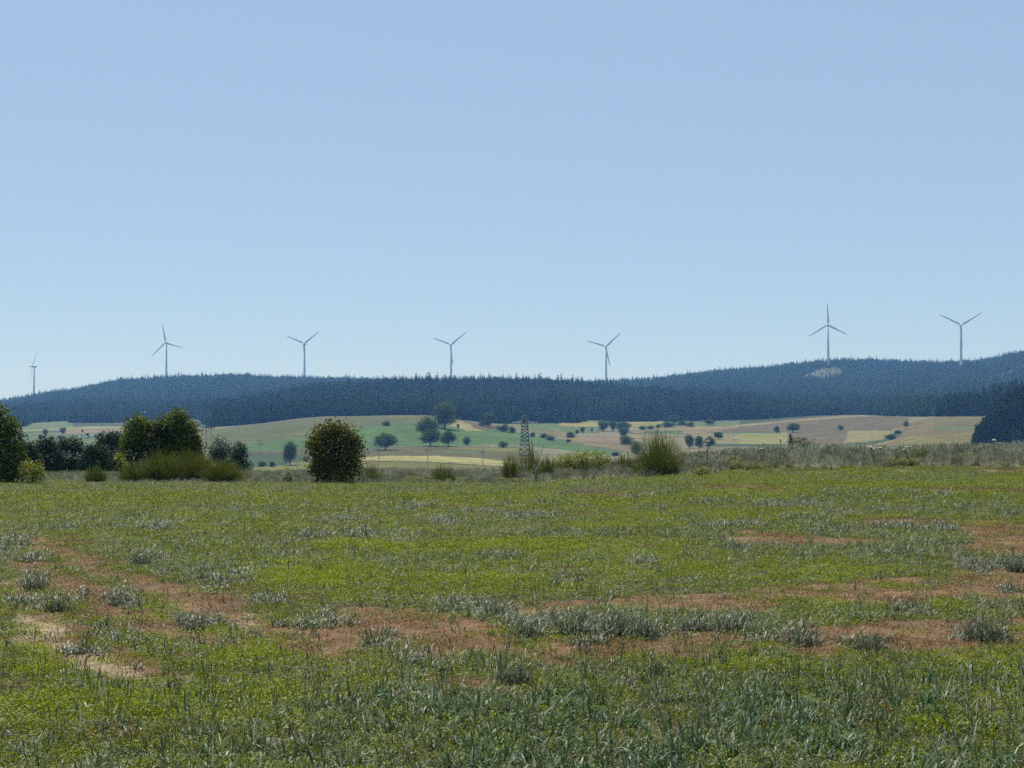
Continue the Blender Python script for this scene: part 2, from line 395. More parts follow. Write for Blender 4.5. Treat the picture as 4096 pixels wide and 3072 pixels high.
# land-use outlines beyond the hedge: (sRGB-like display tone -> albedo, polygon, edge wobble)
def lin(r, g, b, k=0.45):
    f = lambda c: ((c / 255.0 + 0.055) / 1.055) ** 2.4 if c > 10 else c / 255.0 / 12.92
    g_ = lambda c: (f(c) / 0.22) ** 1.08 * 0.22
    return (g_(r) * k * 0.98, g_(g) * k * 0.92, g_(b) * k * 0.52)
FIELDS = [
 (lin(114,122,76), [(650,1850),(650,1720),(860,1715),(1100,1690),(1250,1672),(1500,1655),(1750,1658),(1900,1690),(1990,1712),(1990,1760),(1300,1800),(1000,1850)]),
 (lin(92,134,74), [(960,1772),(1100,1766),(1150,1756),(1300,1738),(1440,1708),(1560,1696),(1680,1692),(1740,1700),(1980,1714),(2120,1738),(2300,1772),(2460,1803),(2440,1822),(2230,1797),(2100,1782),(2000,1778),(1850,1781),(1700,1783),(1560,1786),(1450,1796),(1300,1808),(960,1808)]),
 (lin(104,96,88), [(960,1807),(1240,1805),(1240,1816),(960,1817)]),
 (lin(180,172,136), [(1806,1688),(1850,1686),(1925,1722),(1870,1724),(1800,1702)]),
 (lin(128,110,88), [(1850,1686),(1990,1700),(2000,1716),(1925,1722)]),
 (lin(110,110,74), [(1440,1796),(1700,1785),(2080,1792),(2110,1822),(2160,1860),(2000,1846),(1740,1822),(1440,1830)]),
 (lin(138,140,78), [(1800,1785),(2080,1790),(2100,1812),(2000,1806),(1800,1795)]),
 (lin(104,122,78), [(1760,1800),(1960,1806),(1960,1816),(1780,1812)]),
 (lin(190,190,152), [(1440,1830),(1560,1823),(1740,1823),(1900,1832),(2040,1846),(2060,1870),(1900,1859),(1700,1847),(1440,1843)]),
 (lin(84,84,50), [(1440,1842),(1700,1846),(1900,1858),(2060,1870),(2060,1874),(1900,1862),(1700,1850),(1440,1846)]),
 (lin(132,134,66), [(1400,1846),(1700,1850),(1900,1862),(2060,1874),(2100,1960),(1400,1960)]),
 (lin(72,104,80), [(960,1817),(1240,1816),(1240,1838),(1100,1866),(960,1872)]),
 (lin(132,140,76), [(960,1874),(1100,1868),(1240,1840),(1400,1842),(1400,1960),(960,1960)]),
 (lin(112,138,108), [(2060,1696),(2240,1692),(2400,1692),(2400,1734),(2240,1730),(2110,1716)]),
 (lin(140,136,104), [(2130,1716),(2250,1722),(2250,1745),(2170,1742),(2110,1728)]),
 (lin(176,168,122), [(2236,1690),(2400,1686),(2404,1704),(2240,1704)]),
 (lin(164,162,116), [(2505,1678),(2665,1678),(2640,1702),(2510,1710)]),
 (lin(150,138,112), [(2240,1744),(2320,1742),(2560,1780),(2545,1812),(2400,1790),(2270,1771)]),
 (lin(158,146,140), [(2320,1742),(2480,1738),(2486,1772),(2340,1768)]),
 (lin(158,146,130), [(2520,1712),(2800,1702),(2960,1704),(2940,1722),(2830,1732),(2520,1734)]),
 (lin(156,150,130), [(2520,1735),(2960,1734),(2950,1768),(2740,1764),(2530,1758)]),
 (lin(90,124,92), [(2575,1723),(2730,1722),(2728,1733),(2590,1733)]),
 (lin(112,140,108), [(2740,1688),(2960,1684),(2960,1698),(2840,1706),(2740,1700)]),
 (lin(150,140,124), [(2790,1712),(3000,1694),(3180,1676),(3280,1668),(3440,1655),(3440,1664),(3200,1684),(2900,1712)]),
 (lin(124,114,100), [(2880,1720),(2960,1710),(3060,1694),(3280,1672),(3440,1664),(3640,1666),(3620,1700),(3570,1718),(3400,1719),(3160,1722),(3050,1733),(2900,1734)]),
 (lin(176,162,142), [(2830,1716),(3000,1697),(3200,1680),(3440,1662),(3440,1665),(3200,1684),(3000,1701),(2830,1720)]),
 (lin(88,118,90), [(2840,1728),(3100,1726),(3240,1719),(3400,1717),(3400,1721),(3200,1726),(3100,1732),(2840,1734)]),
 (lin(160,164,112), [(2960,1735),(3150,1732),(3150,1776),(2935,1776)]),
 (lin(126,116,106), [(3150,1732),(3200,1724),(3395,1721),(3376,1770),(3260,1776),(3150,1776)]),
 (lin(168,162,138), [(3400,1722),(3575,1724),(3530,1756),(3470,1769),(3378,1769)]),
 (lin(140,132,112), [(3590,1712),(3640,1690),(3745,1666),(3960,1664),(3910,1792),(3500,1796),(3590,1752)]),
 (lin(146,144,98), [(3620,1745),(3880,1730),(3885,1785),(3610,1785)]),
 (lin(116,134,104), [(3730,1705),(3890,1700),(3890,1720),(3730,1720)]),
 (lin(136,126,122), [(3200,1786),(3560,1788),(3900,1794),(3960,1960),(3150,1960)]),
 (lin(72,104,78), [(2830,1774),(3140,1777),(3270,1776),(3460,1769),(3530,1757),(3562,1740),(3600,1722),(3610,1735),(3570,1757),(3480,1780),(3270,1788),(2830,1786)]),
 (lin(146,140,128), [(2830,1786),(3200,1788),(3200,1900),(2700,1900),(2600,1800)]),
 (lin(120,142,116), [(-400,1700),(280,1680),(300,1716),(90,1722),(-400,1735)]),
 (lin(152,164,134), [(-400,1734),(60,1728),(490,1712),(490,1704),(330,1706),(60,1722),(-400,1728)]),
 (lin(164,142,132), [(262,1721),(500,1710),(500,1731),(262,1735)]),
 (lin(108,132,106), [(-400,1745),(262,1736),(500,1732),(560,1800),(-400,1800)]),
 (lin(150,162,130), [(-400,1740),(262,1730),(262,1733),(-400,1743)]),
 (lin(150,162,130), [(340,1766),(440,1760),(440,1763),(340,1770)]),
 (lin(120,140,104), [(2300,1660),(2440,1640),(2440,1685),(2320,1690)]),
 (lin(176,182,172), [(3440,1660),(3745,1655),(3745,1662),(3440,1666)]),
]
HILLOPEN = [  # clearings on the wooded ridge
 [(3170,1530),(3220,1500),(3275,1474),(3365,1468),(3375,1505),(3350,1522),(3220,1530)],
]
HILLTHIN = [[(3120,1520),(3220,1498),(3640,1482),(3640,1498),(3400,1516),(3250,1532)], [(3715,1500),(3900,1500),(4200,1500),(4200,1520),(3860,1545),(3740,1545)], [(3930,1478),(4040,1458),(4090,1462),(4090,1490),(3940,1500)],
            [(620,1500),(900,1500),(900,1520),(640,1530)], [(600,1560),(960,1570),(960,1590),(640,1585)]]

# ------------------------------------------------------------------ ground sheets
ts = np.linspace(-0.74, 0.74, 1401)
rows = np.concatenate([np.linspace(-7, 3.5, 12), np.geomspace(4, 56, 380), np.geomspace(56.35, 1150, 520), np.geomspace(1156, 5200, 260)])
RX = ts[None, :] * (rows[:, None] + 9.0); RY = np.repeat(rows[:, None], len(ts), 1)
RZ = gz(RX, RY)
def sheet(name, r0, r1, mat, colfn):
    X = RX[r0:r1]; Y = RY[r0:r1]; Z = RZ[r0:r1].copy()
    c, dz = colfn(X, Y, Z)
    Z = Z + dz
    h, w = X.shape
    idx = np.arange(h * w).reshape(h, w)
    Q = np.stack([idx[:-1, :-1], idx[:-1, 1:], idx[1:, 1:], idx[1:, :-1]], -1).reshape(-1, 4)
    me = mesh_np(name, np.stack([X, Y, Z], -1).reshape(-1, 3), Q, [mat], True)
    a = me.color_attributes.new('Col', 'FLOAT_COLOR', 'POINT')
    cc = np.ones((h * w, 4), np.float32); cc[:, :3] = c.reshape(-1, 3) * 0.85
    a.data.foreach_set('color', cc.ravel())
    return kind(obj(name, me), 'structure')
def c_field(X, Y, Z):
    s = soil(X, Y)
    base = np.array((0.055, 0.055, 0.025)); br = np.array((0.14, 0.10, 0.055)); red = np.array((0.21, 0.115, 0.055)); pale = np.array((0.27, 0.205, 0.125))  # base: ground under the weeds darkened, shade put into its colour
    m = (0.5 + 0.5 * fbm(X / 0.9, Y / 1.2, 41, 3))[..., None]
    c = np.where((s == 1)[..., None], br * (1 - m) + red * m, base)
    c = np.where((s == 2)[..., None], pale, c); c = np.where(((s == 0.6) | (s == 0.3))[..., None], br * 0.75, c)
    dz = np.where(s >= 1, 0.018 * fbm(X / 0.12, Y / 0.12, 43, 2), 0) * (Y < 30)
    return c, dz
def c_valley(X, Y, Z):
    wob = 1.0 + 0 * X
    u, v = proj(X + 2.5 * fbm(X / 12, Y / 12, 51, 3) * (Y > 300), Y, Z)
    v = v + 1.0 * fbm(X / 20, Y / 20, 52, 2)
    c = np.zeros(X.shape + (3,)) + np.array((0.14, 0.135, 0.07))
    for col, pl in FIELDS:
        m = inpoly(u, v, pl) & (Y > 300)
        c[m] = col
    for pl in ([(2180,1743),(2300,1773),(2460,1801),(2560,1813)], [(1300,1738),(1440,1706),(1560,1695),(1680,1691)], [(3050,1734),(3160,1722),(3400,1719),(3570,1720)],
               [(2340,1769),(2400,1771),(2540,1785)], [(1440,1796),(1700,1784),(2080,1789)], [(3590,1750),(3640,1705),(3700,1690)], [(2520,1734),(2960,1734)], [(90,1721),(300,1714),(500,1703)], [(90,1735),(300,1731),(500,1730)], [(870,1716),(1100,1691),(1250,1674)], [(3900,1790),(3560,1787)]):
        for (ax, ay), (bx_, by_) in zip(pl[:-1], pl[1:]):
            t = np.clip(((u - ax) * (bx_ - ax) + (v - ay) * (by_ - ay)) / ((bx_ - ax) ** 2 + (by_ - ay) ** 2), 0, 1)
            d = np.hypot((u - ax - t * (bx_ - ax)) * 0.6, v - ay - t * (by_ - ay)) + 1.2 * fbm(X / 5, Y / 5, 60, 2)
            c[(d < 1.9) & (Y > 300)] = (0.055, 0.065, 0.03)
    # mown or tilled lines running up the slope
    st = 0.5 + 0.5 * np.sin((X * 0.9 + Y * 0.15) * 0.9)
    m = inpoly(u, v, FIELDS[29][1]) | inpoly(u, v, FIELDS[18][1])
    c = np.where(m[..., None], c * (0.78 + 0.34 * st[..., None]), c)
    n1 = (1 + 0.16 * fbm(X / 60, Y / 25, 55, 3) + 0.14 * fbm(X / 9, Y / 30, 56, 3))[..., None]
    n1 = n1 * (1 + 0.16 * fbm(X / 90, Y / 2.2, 58, 2)[..., None])
    n2 = sst(0.2, 0.6, fbm(X / 30, Y / 14, 57, 3))[..., None]
    c = c * n1; c = c * (1 - 0.3 * n2) + np.array((0.07, 0.09, 0.035)) * 0.3 * n2
    return c, 0 * X
def c_hills(X, Y, Z):
    u, v = proj(X, Y, Z)
    c = np.zeros(X.shape + (3,)) + np.array((0.035, 0.045, 0.022))
    for pl in HILLOPEN:
        c[inpoly(u, v, pl)] = (0.07, 0.08, 0.035)
    for col, pl in FIELDS:
        c[inpoly(u, v, pl) & (Y < 1620)] = col
    c = c * (1 + 0.3 * fbm(X / 30, Y / 30, 59, 3)[..., None])
    return c, 0 * X
M_field = ground_mat('field_soil', 'field'); M_valley = ground_mat('meadow_ground', 'valley')
i1 = 12 + 380; i2 = i1 + 520
sheet('field', 0, i1 + 1, M_field, c_field)
sheet('valley_ground', i1, i2 + 1, M_valley, c_valley)
sheet('hills', i2, len(rows), M_valley, c_hills)

# ------------------------------------------------------------------ scatter of ground cover and far woods (geometry nodes)
def proto(name, me):
    return bpy.data.objects.new(name, me)        # never linked: only the source shape of a scatter
def scatter(name, pts, rot, scl, idx, tint, protos, kd='stuff', label=None):
    me = bpy.data.meshes.new(name)
    n = len(pts)
    me.vertices.add(n); me.vertices.foreach_set('co', np.asarray(pts, np.float32).ravel())
    for nm, ty, arr in (('rot', 'FLOAT_VECTOR', rot), ('scl', 'FLOAT_VECTOR', scl)):
        a = me.attributes.new(nm, ty, 'POINT'); a.data.foreach_set('vector', np.asarray(arr, np.float32).ravel())
    a = me.attributes.new('idx', 'INT', 'POINT'); a.data.foreach_set('value', np.asarray(idx, np.int32))
    a = me.attributes.new('tint', 'FLOAT', 'POINT'); a.data.foreach_set('value', np.asarray(tint, np.float32))
    o = obj(name, me); kind(o, kd)
    if label: o['label'] = label
    g = bpy.data.node_groups.new(name, 'GeometryNodeTree')
    g.interface.new_socket('Geometry', in_out='INPUT', socket_type='NodeSocketGeometry')
    g.interface.new_socket('Geometry', in_out='OUTPUT', socket_type='NodeSocketGeometry')
    gi = g.nodes.new('NodeGroupInput'); go = g.nodes.new('NodeGroupOutput'); jo = g.nodes.new('GeometryNodeJoinGeometry')
    ar = g.nodes.new('GeometryNodeInputNamedAttribute'); ar.data_type = 'FLOAT_VECTOR'; ar.inputs['Name'].default_value = 'rot'
    asx = g.nodes.new('GeometryNodeInputNamedAttribute'); asx.data_type = 'FLOAT_VECTOR'; asx.inputs['Name'].default_value = 'scl'
    ai = g.nodes.new('GeometryNodeInputNamedAttribute'); ai.data_type = 'INT'; ai.inputs['Name'].default_value = 'idx'
    e2r = g.nodes.new('FunctionNodeEulerToRotation'); g.links.new(ar.outputs['Attribute'], e2r.inputs[0])
    for k, p in enumerate(protos):
        oi = g.nodes.new('GeometryNodeObjectInfo'); oi.inputs['Object'].default_value = p
        oi.inputs['As Instance'].default_value = False
        cmp = g.nodes.new('FunctionNodeCompare'); cmp.data_type = 'INT'; cmp.operation = 'EQUAL'
        ins = [s for s in cmp.inputs if s.enabled and s.type == 'INT']
        g.links.new(ai.outputs['Attribute'], ins[0]); ins[1].default_value = k
        ip = g.nodes.new('GeometryNodeInstanceOnPoints')
        g.links.new(gi.outputs[0], ip.inputs['Points']); g.links.new(cmp.outputs['Result'], ip.inputs['Selection'])
        g.links.new(oi.outputs['Geometry'], ip.inputs['Instance'])
        g.links.new(e2r.outputs[0], ip.inputs['Rotation']); g.links.new(asx.outputs['Attribute'], ip.inputs['Scale'])
        g.links.new(ip.outputs[0], jo.inputs[0])
    g.links.new(jo.outputs[0], go.inputs[0])
    md = o.modifiers.new('scatter', 'NODES'); md.node_group = g
    return o

R = np.random.RandomState
def rot_mats(az, tilt):
    """columns: local frame with z tilted by tilt toward azimuth az"""
    ca, sa, ct, st = np.cos(az), np.sin(az), np.cos(tilt), np.sin(tilt)
    z = np.stack([ca * st, sa * st, ct], -1)
    return z
def blades(n, rad, L, wd, lean, droop, rs, seg=4, base_w=0.7, jitter=0.35):
    """n curved ribbon leaves growing from a disc: returns V, Q"""
    az = rs.uniform(0, 2 * PI, n); r = rad * np.sqrt(rs.uniform(0, 1, n)); pa = rs.uniform(0, 2 * PI, n)
    bx = r * np.cos(pa); by = r * np.sin(pa)
    ln = L * rs.uniform(1 - jitter, 1 + jitter, n); w = wd * rs.uniform(0.7, 1.25, n)
    le = np.abs(rs.normal(lean, lean * 0.5, n)); dr = np.abs(rs.normal(droop, droop * 0.45, n))
    tw = rs.uniform(-0.6, 0.6, n)
    V = np.zeros((n, seg + 1, 2, 3)); x = np.zeros(n); z = np.zeros(n); th = le.copy()
    for k in range(seg + 1):
        t = k / seg
        ww = w * (base_w + (1 - base_w) * min(t * 3, 1)) * (1 - t ** 2.2) + w * 0.02
        a = az + PI / 2 + tw * t
        cx = bx + x * np.cos(az); cy = by + x * np.sin(az)
        for s_, sg in ((0, -1), (1, 1)):
            V[:, k, s_, 0] = cx + sg * ww / 2 * np.cos(a); V[:, k, s_, 1] = cy + sg * ww / 2 * np.sin(a); V[:, k, s_, 2] = z
        th = th + dr / seg * (0.5 + 1.2 * t)
        x = x + ln / seg * np.sin(th); z = z + ln / seg * np.cos(th)
    Q = []
    b = np.arange(n)[:, None] * (seg + 1) * 2
    for k in range(seg):
        o_ = 2 * k
        Q.append(np.concatenate([b + o_, b + o_ + 1, b + o_ + 3, b + o_ + 2], 1))
    return V.reshape(-1, 3), np.concatenate(Q)
def leaves(C, size, rs, up=0.3, aspect=0.7, outward=None):
    """one folded leaf (two quads sharing a midrib) at every centre C"""
    n = len(C)
    d = rs.normal(size=(n, 3)); d[:, 2] = d[:, 2] * 0.6
    if outward is not None: d = d + outward * 0.8
    d /= np.linalg.norm(d, axis=1)[:, None] + 1e-9
    nn = rs.normal(size=(n, 3)); nn[:, 2] += up * 3
    s = np.cross(d, nn); s /= np.linalg.norm(s, axis=1)[:, None] + 1e-9
    nn = np.cross(s, d)
    sz = (size * rs.uniform(0.65, 1.3, n))[:, None]
    a = C - d * sz * 0.5; b = C + d * sz * 0.5 - nn * sz * 0.12
    l = C + s * sz * aspect * 0.5 + nn * sz * 0.12; r_ = C - s * sz * aspect * 0.5 + nn * sz * 0.12
    V = np.stack([a, l, b, r_], 1).reshape(-1, 3)
    i = np.arange(n)[:, None] * 4
    T = np.concatenate([np.concatenate([i, i + 1, i + 2], 1), np.concatenate([i, i + 2, i + 3], 1)])
    return V, T

# materials of the plants
M_cover = leaf_mat('low_weeds', [(0.06, 0.085, 0.014), (0.16, 0.205, 0.018), (0.29, 0.36, 0.024), (0.38, 0.43, 0.055)], 0.6, 0.25, 0.25)
M_dry = leaf_mat('dry_weeds', [(0.06, 0.045, 0.025), (0.21, 0.125, 0.06), (0.24, 0.17, 0.075), (0.46, 0.34, 0.18)], 0.7, 0.2, 0.2)
M_cereal = leaf_mat('cereal_leaf', [(0.04, 0.06, 0.02), (0.08, 0.11, 0.035), (0.16, 0.19, 0.08), (0.56, 0.56, 0.40)], 0.5, 0.25, 0.28)  # the near-white end paints glints on a few leaves
M_glauc = leaf_mat('blue_green_cereal_leaf', [(0.035, 0.05, 0.02), (0.075, 0.095, 0.042), (0.17, 0.19, 0.11), (0.62, 0.62, 0.52)], 0.5, 0.15, 0.28)  # palest tone stands in for glints on the blades
M_teal = leaf_mat('deep_green_cereal_leaf', [(0.014, 0.045, 0.014), (0.035, 0.09, 0.03), (0.085, 0.14, 0.055), (0.55, 0.56, 0.45)], 0.5, 0.2, 0.2)  # rare pale leaves are highlights painted as colour
M_head = leaf_mat('dark_seed_head', [(0.09, 0.08, 0.04), (0.14, 0.12, 0.06), (0.22, 0.20, 0.12)], 0.8, 0.1, 0.2)
M_tall = leaf_mat('tall_meadow_grass', [(0.14, 0.16, 0.08), (0.36, 0.37, 0.25), (0.66, 0.65, 0.50), (0.84, 0.82, 0.70)], 0.6, 0.35, 0.3)
M_weedg = leaf_mat('verge_herb_leaf', [(0.10, 0.13, 0.035), (0.15, 0.17, 0.055), (0.24, 0.25, 0.11)], 0.55, 0.3, 0.3)

def p_cover(seed, mat, n=150, rad=0.22, h=0.05, size=0.02):
    rs = R(seed)
    a = rs.uniform(0, 2 * PI, n); r = rad * np.sqrt(rs.uniform(0, 1, n))
    z = h * rs.uniform(0.05, 1, n) * (1 - 0.6 * (r / rad) ** 2)
    V, T = leaves(np.stack([r * np.cos(a), r * np.sin(a), z + 0.004], -1), size, rs, 0.8)
    V[:, 2] = np.maximum(V[:, 2], 0.002)
    return mesh_np('low_weeds', V, None, [mat], False, T)
def p_tuft(seed, mat, n, rad, L, w, lean=0.25, droop=1.3, heads=0, seg=4, headmat=None, hl=0.05, hr=0.0035):
    rs = R(seed); b = MB()
    V, Q = blades(n, rad, L, w, lean, droop, rs, seg)
    V[:, 2] = np.maximum(V[:, 2], 0.003)
    b.add(V, Q)
    for k in range(heads):
        a = rs.uniform(0, 2 * PI); r = rad * rs.uniform(0, 1); hh = L * rs.uniform(0.9, 1.5); le = abs(rs.normal(0, 0.22))
        p0 = Vector((r * math.cos(a), r * math.sin(a), 0)); p1 = p0 + Vector((math.cos(a) * le * hh, math.sin(a) * le * hh, hh)); dv = (p1 - p0).normalized()
        b.tube([p0, p0.lerp(p1, 0.6) + Vector((0, 0, 0.01)), p1], [0.0013 * (hr / 0.0035)] * 3, 3, 0, False)
        b.tube([p1, p1 + dv * hl * 0.4, p1 + dv * hl], [hr * 0.5, hr, hr * 0.2], 4, 1 if headmat else 0, False)
    return b.mesh('grass_tuft', [mat] + ([headmat] if headmat else []))

PR_cover = [proto('w%d' % k, p_cover(100 + k, M_cover)) for k in range(3)]
PR_dry = [proto('d%d' % k, p_cover(110 + k, M_dry, 90, 0.22, 0.045, 0.018)) for k in range(3)]
PR_cer = [proto('c%d' % k, p_tuft(120 + k, M_cereal, 10, 0.05, 0.115, 0.0085, 0.4, 1.4)) for k in range(4)]
PR_gla = [proto('g%d' % k, p_tuft(130 + k, M_glauc, 20, 0.09, 0.145, 0.011, 0.4, 1.6)) for k in range(4)]
PR_tea = [proto('t%d' % k, p_tuft(140 + k, M_teal, 9, 0.06, 0.135, 0.0125, 0.35, 1.9)) for k in range(4)]
PR_stk = [proto('s%d' % k, p_tuft(150 + k, M_cereal, 5, 0.05, 0.17, 0.004, 0.25, 0.8, 3, 3, M_head)) for k in range(3)]

# glaucous patches seen in the photograph: (x, y, rx, ry) in photo pixels
GLA = [(35,2200,90,28),(150,2235,80,20),(60,2165,70,20),(141,2330,60,26),(240,2410,70,30),(311,2385,45,26),(487,2395,70,26),(540,2425,40,20),(600,2232,80,26),
 (784,2500,90,30),(85,2425,60,25),(520,2110,80,14),(240,2115,70,12),(640,2110,80,16),(800,2290,60,25),(860,2340,60,25),(420,2560,80,30),(330,2600,60,25),
 (1200,2500,80,25),(1328,2500,90,30),(1640,2030,130,14),(1780,2092,60,12),(1900,2048,90,10),(2000,2022,70,10),(2063,2070,100,18),(2183,2070,120,14),(2204,2015,80,10),(2317,2030,70,8),(2550,1992,80,10),(2600,2035,90,10),(2640,1982,80,8),
 (1476,2140,190,16),(1400,2080,80,12),(1250,2140,70,16),(3330,1980,70,14),(3437,1980,80,16),(3543,1980,90,18),(3628,1976,60,12),(2837,2010,80,14),(3155,2022,130,16),(3232,2010,60,18),(3296,2120,110,28),(3190,2080,110,20),(3330,2060,90,20),
 (3465,2052,120,12),(3720,2120,110,14),(3564,2110,110,10),(2865,2105,130,14),(2760,2080,80,14),(4045,2060,70,10),(3833,2036,60,10),(3000,2098,60,12),(3680,2000,60,12),(3780,1985,60,12),(3730,2060,60,10),
 (2112,2520,70,40),(2289,2500,110,40),(2465,2510,100,45),(2571,2520,90,45),(2788,2500,90,35),(2929,2495,110,35),(2380,2580,90,25),(2700,2500,60,30),(3050,2560,60,25),(1520,2560,90,30),(1600,2620,70,30),(1700,2650,90,35),
 (1850,2425,80,25),(1978,2440,70,30),(3473,2580,100,40),(3204,2560,110,35),(3939,2530,120,55),(3967,2275,70,30),(4073,2265,70,30),(3850,2250,50,25),(3620,2220,80,16),(3500,2200,60,12),(2940,2200,60,15),(3219,2240,50,15),
 (4050,2370,50,20),(3600,2450,70,25),(3420,2470,60,25),(1480,2200,80,20),(1620,2170,70,16),(1250,2250,70,20),(980,2300,60,25),(1060,2410,80,25),(2000,2230,90,22),(2250,2330,70,22),(2560,2260,80,20)]
LUSH = [(2700,2265,380,60),(3150,2285,480,50),(1900,2350,520,60),(1250,2300,320,70),(2200,2190,520,34),(1500,2190,320,30),(3300,2432,120,24),(3680,2432,260,24),(2560,2650,260,26),
 (420,2830,480,60),(160,2680,180,90),(1020,2640,200,40),(2950,2660,260,30),(3500,1945,420,12),(3000,1955,200,8),(1050,2120,300,16),(2450,2110,200,12),(330,2560,120,40),(800,2060,200,8),(1800,2000,300,8)]
def patch(X, Y, P_, sharp=1.0):
    u, v = proj(X + 0.12 * fbm(X / 0.3, Y / 0.3, 61, 2), Y + 0.2 * fbm(X / 0.3, Y / 0.3, 62, 2), field_z(X, Y))
    r = np.zeros(X.shape)
    for (x, y, rx, ry) in P_:
        r = np.maximum(r, 1.4 - ((u - x) / rx) ** 2 - ((v - y) / ry) ** 2)
    return np.clip(r, 0, 1)
def pts_in(rs, dens, y0, y1, half=0.42, pad=3.0):
    n = int(dens * half * (y1 * y1 - y0 * y0) + dens * pad * 2 * (y1 - y0))
    Y = np.sqrt(rs.uniform(y0 * y0, y1 * y1, n)); X = rs.uniform(-1, 1, n) * (half * Y + pad)
    return X, Y
def emit(name, L, protos, label):
    X, Y, s, sz, tilt, tint = [np.concatenate([l[i] for l in L]) for i in range(6)]
    rs = R(hash(name) % 1000 if False else len(name) * 37)
    n = len(X)
    rot = np.stack([rs.normal(0, 1, n) * tilt, rs.normal(0, 1, n) * tilt, rs.uniform(0, 2 * PI, n)], -1)
    return scatter(name, np.stack([X, Y, gz(X, Y) - 0.003], -1), rot, np.stack([s, s, s * sz], -1), rs.randint(0, len(protos), n), tint, protos, 'stuff', label)

rs = R(7)
cov, dry, cer, gla, tea, stk = [], [], [], [], [], []
for (y0, y1, dn, sc) in ((4.6, 12, 70, 0.75), (12, 22, 42, 0.9), (22, 36, 24, 1.2), (36, 60, 13, 1.7)):
    X, Y = pts_in(rs, dn, y0, y1)
    s = soil(X, Y); gl = patch(X, Y, GLA)
    LU = patch(X, Y, LUSH); lush = np.clip((0.5 + 0.5 * fbm(X / 3.5, Y / 5.0, 71, 3)) * 0.75 + 0.38 * LU * (0.4 + 0.6 * sst(-0.4, 0.3, fbm(X / 1.2, Y / 1.6, 74, 3))), 0, 1)
    k = rs.uniform(0, 1, len(X))
    keep = ((s == 0) & (k < 0.45 + 0.65 * lush)) | ((s == 0.6) & (k < 0.3)) | ((s == 0.3) & (k < 0.75)) | ((s == 1) & (k < 0.10)) | ((s == 2) & (k < 0.05))
    sz = rs.uniform(0.6, 1.5, len(X)) * (0.6 + 0.8 * lush)
    u, v = proj(X, Y, 0 * X)
    tint = np.clip(-0.1 + 1.05 * lush + 0.25 * fbm(X / 0.7, Y / 0.9, 73, 2) + rs.normal(0, 0.18, len(X)), 0, 1)
    cov.append([a[keep] for a in (X, Y, sc * rs.uniform(0.7, 1.3, len(X)), sz, 0 * X + 0.05, tint)])
    kd = ((s >= 1) & (k > 0.25)) & ((s == 1) | (k > 0.90)) | ((s == 0.6) & (k > 0.5)) | ((s == 0.3) & (k > 0.8)) | ((s == 0) & (k > 0.95))
    dry.append([a[kd] for a in (X, Y, sc * rs.uniform(0.6, 1.2, len(X)), sz * 0.9, 0 * X + 0.05, rs.uniform(0, 1, len(X)))])
for (y0, y1, dn, sc) in ((4.6, 14, 110, 1.0), (14, 28, 66, 1.1), (28, 60, 30, 1.35)):
    X, Y = pts_in(rs, dn, y0, y1)
    s = soil(X, Y); k = rs.uniform(0, 1, len(X)); n1 = 0.5 + 0.5 * fbm(X / 2.2, Y / 2.8, 75, 3)
    pr = np.where(s == 0, 0.22 + 0.75 * sst(0.3, 0.65, n1), np.where(s == 0.3, 0.3, np.where(s == 0.6, 0.15, 0.04)))
    keep = k < pr * (1 - 0.6 * patch(X, Y, LUSH))
    cer.append([a[keep] for a in (X, Y, sc * rs.uniform(0.55, 1.15, len(X)), rs.uniform(0.7, 1.2, len(X)), 0 * X + 0.14, rs.uniform(0, 1, len(X)))])
for (y0, y1, dn, sc) in ((9, 20, 95, 1.0), (20, 36, 50, 1.15), (36, 59, 24, 1.4)):
    X, Y = pts_in(rs, dn, y0, y1)
    g = patch(X, Y, GLA); k = rs.uniform(0, 1, len(X)); u, v = proj(X, Y, 0 * X); s = soil(X, Y)
    bandd = np.clip(sst(2750, 2300, u), 0, 1) * sst(41, 47, Y) * 0.8
    n1 = sst(0.0, 0.5, fbm(X / 1.8, Y / 3.0, 77, 3)) * 0.22 * (s == 0) * (1 - 0.8 * patch(X, Y, LUSH)) + 0.015
    n2 = 0.5 + 0.5 * fbm(X / 0.5, Y / 0.6, 78, 3)
    keep = k < np.maximum(np.maximum(g * (0.25 + 0.85 * n2), bandd), n1)
    gla.append([a[keep] for a in (X, Y, sc * rs.uniform(0.55, 1.15, len(X)) * (0.75 + 0.35 * g), rs.uniform(0.8, 1.1, len(X)), 0 * X + 0.1, rs.uniform(0, 1, len(X)))])
X, Y = pts_in(rs, 190, 4.6, 12.5)
u, v = proj(X, Y, 0 * X)
fr = np.array([-600, 0, 700, 1250, 1500, 2000, 2500, 3000, 3500, 4096, 4800]); frv = np.array([3200, 3120, 2950, 2740, 2700, 2740, 2700, 2650, 2640, 2620, 2620])
edge = np.interp(u, fr, frv)
n1 = 0.5 + 0.5 * fbm(X / 0.8, Y / 1.0, 79, 3)
d = sst(-20, 130, v - edge) * (0.12 + 0.75 * sst(0.42, 0.72, n1)) + 0.05 * (v > 2750)
k = rs.uniform(0, 1, len(X)); keep = k < d
tea.append([a[keep] for a in (X, Y, rs.uniform(0.5, 1.1, len(X)), rs.uniform(0.8, 1.1, len(X)), 0 * X + 0.12, rs.uniform(0, 1, len(X)))])
X, Y = pts_in(rs, 34, 4.6, 16)
u, v = proj(X, Y, 0 * X); s = soil(X, Y); k = rs.uniform(0, 1, len(X))
keep = (k < sst(2550, 2850, v) * 0.35 + 0.06) & (s < 1)
stk.append([a[keep] for a in (X, Y, rs.uniform(0.6, 1.2, len(X)), rs.uniform(0.8, 1.3, len(X)), 0 * X + 0.22, rs.uniform(0, 1, len(X)))])
emit('low_weeds', cov, PR_cover, 'low yellow-green weeds covering the near field')
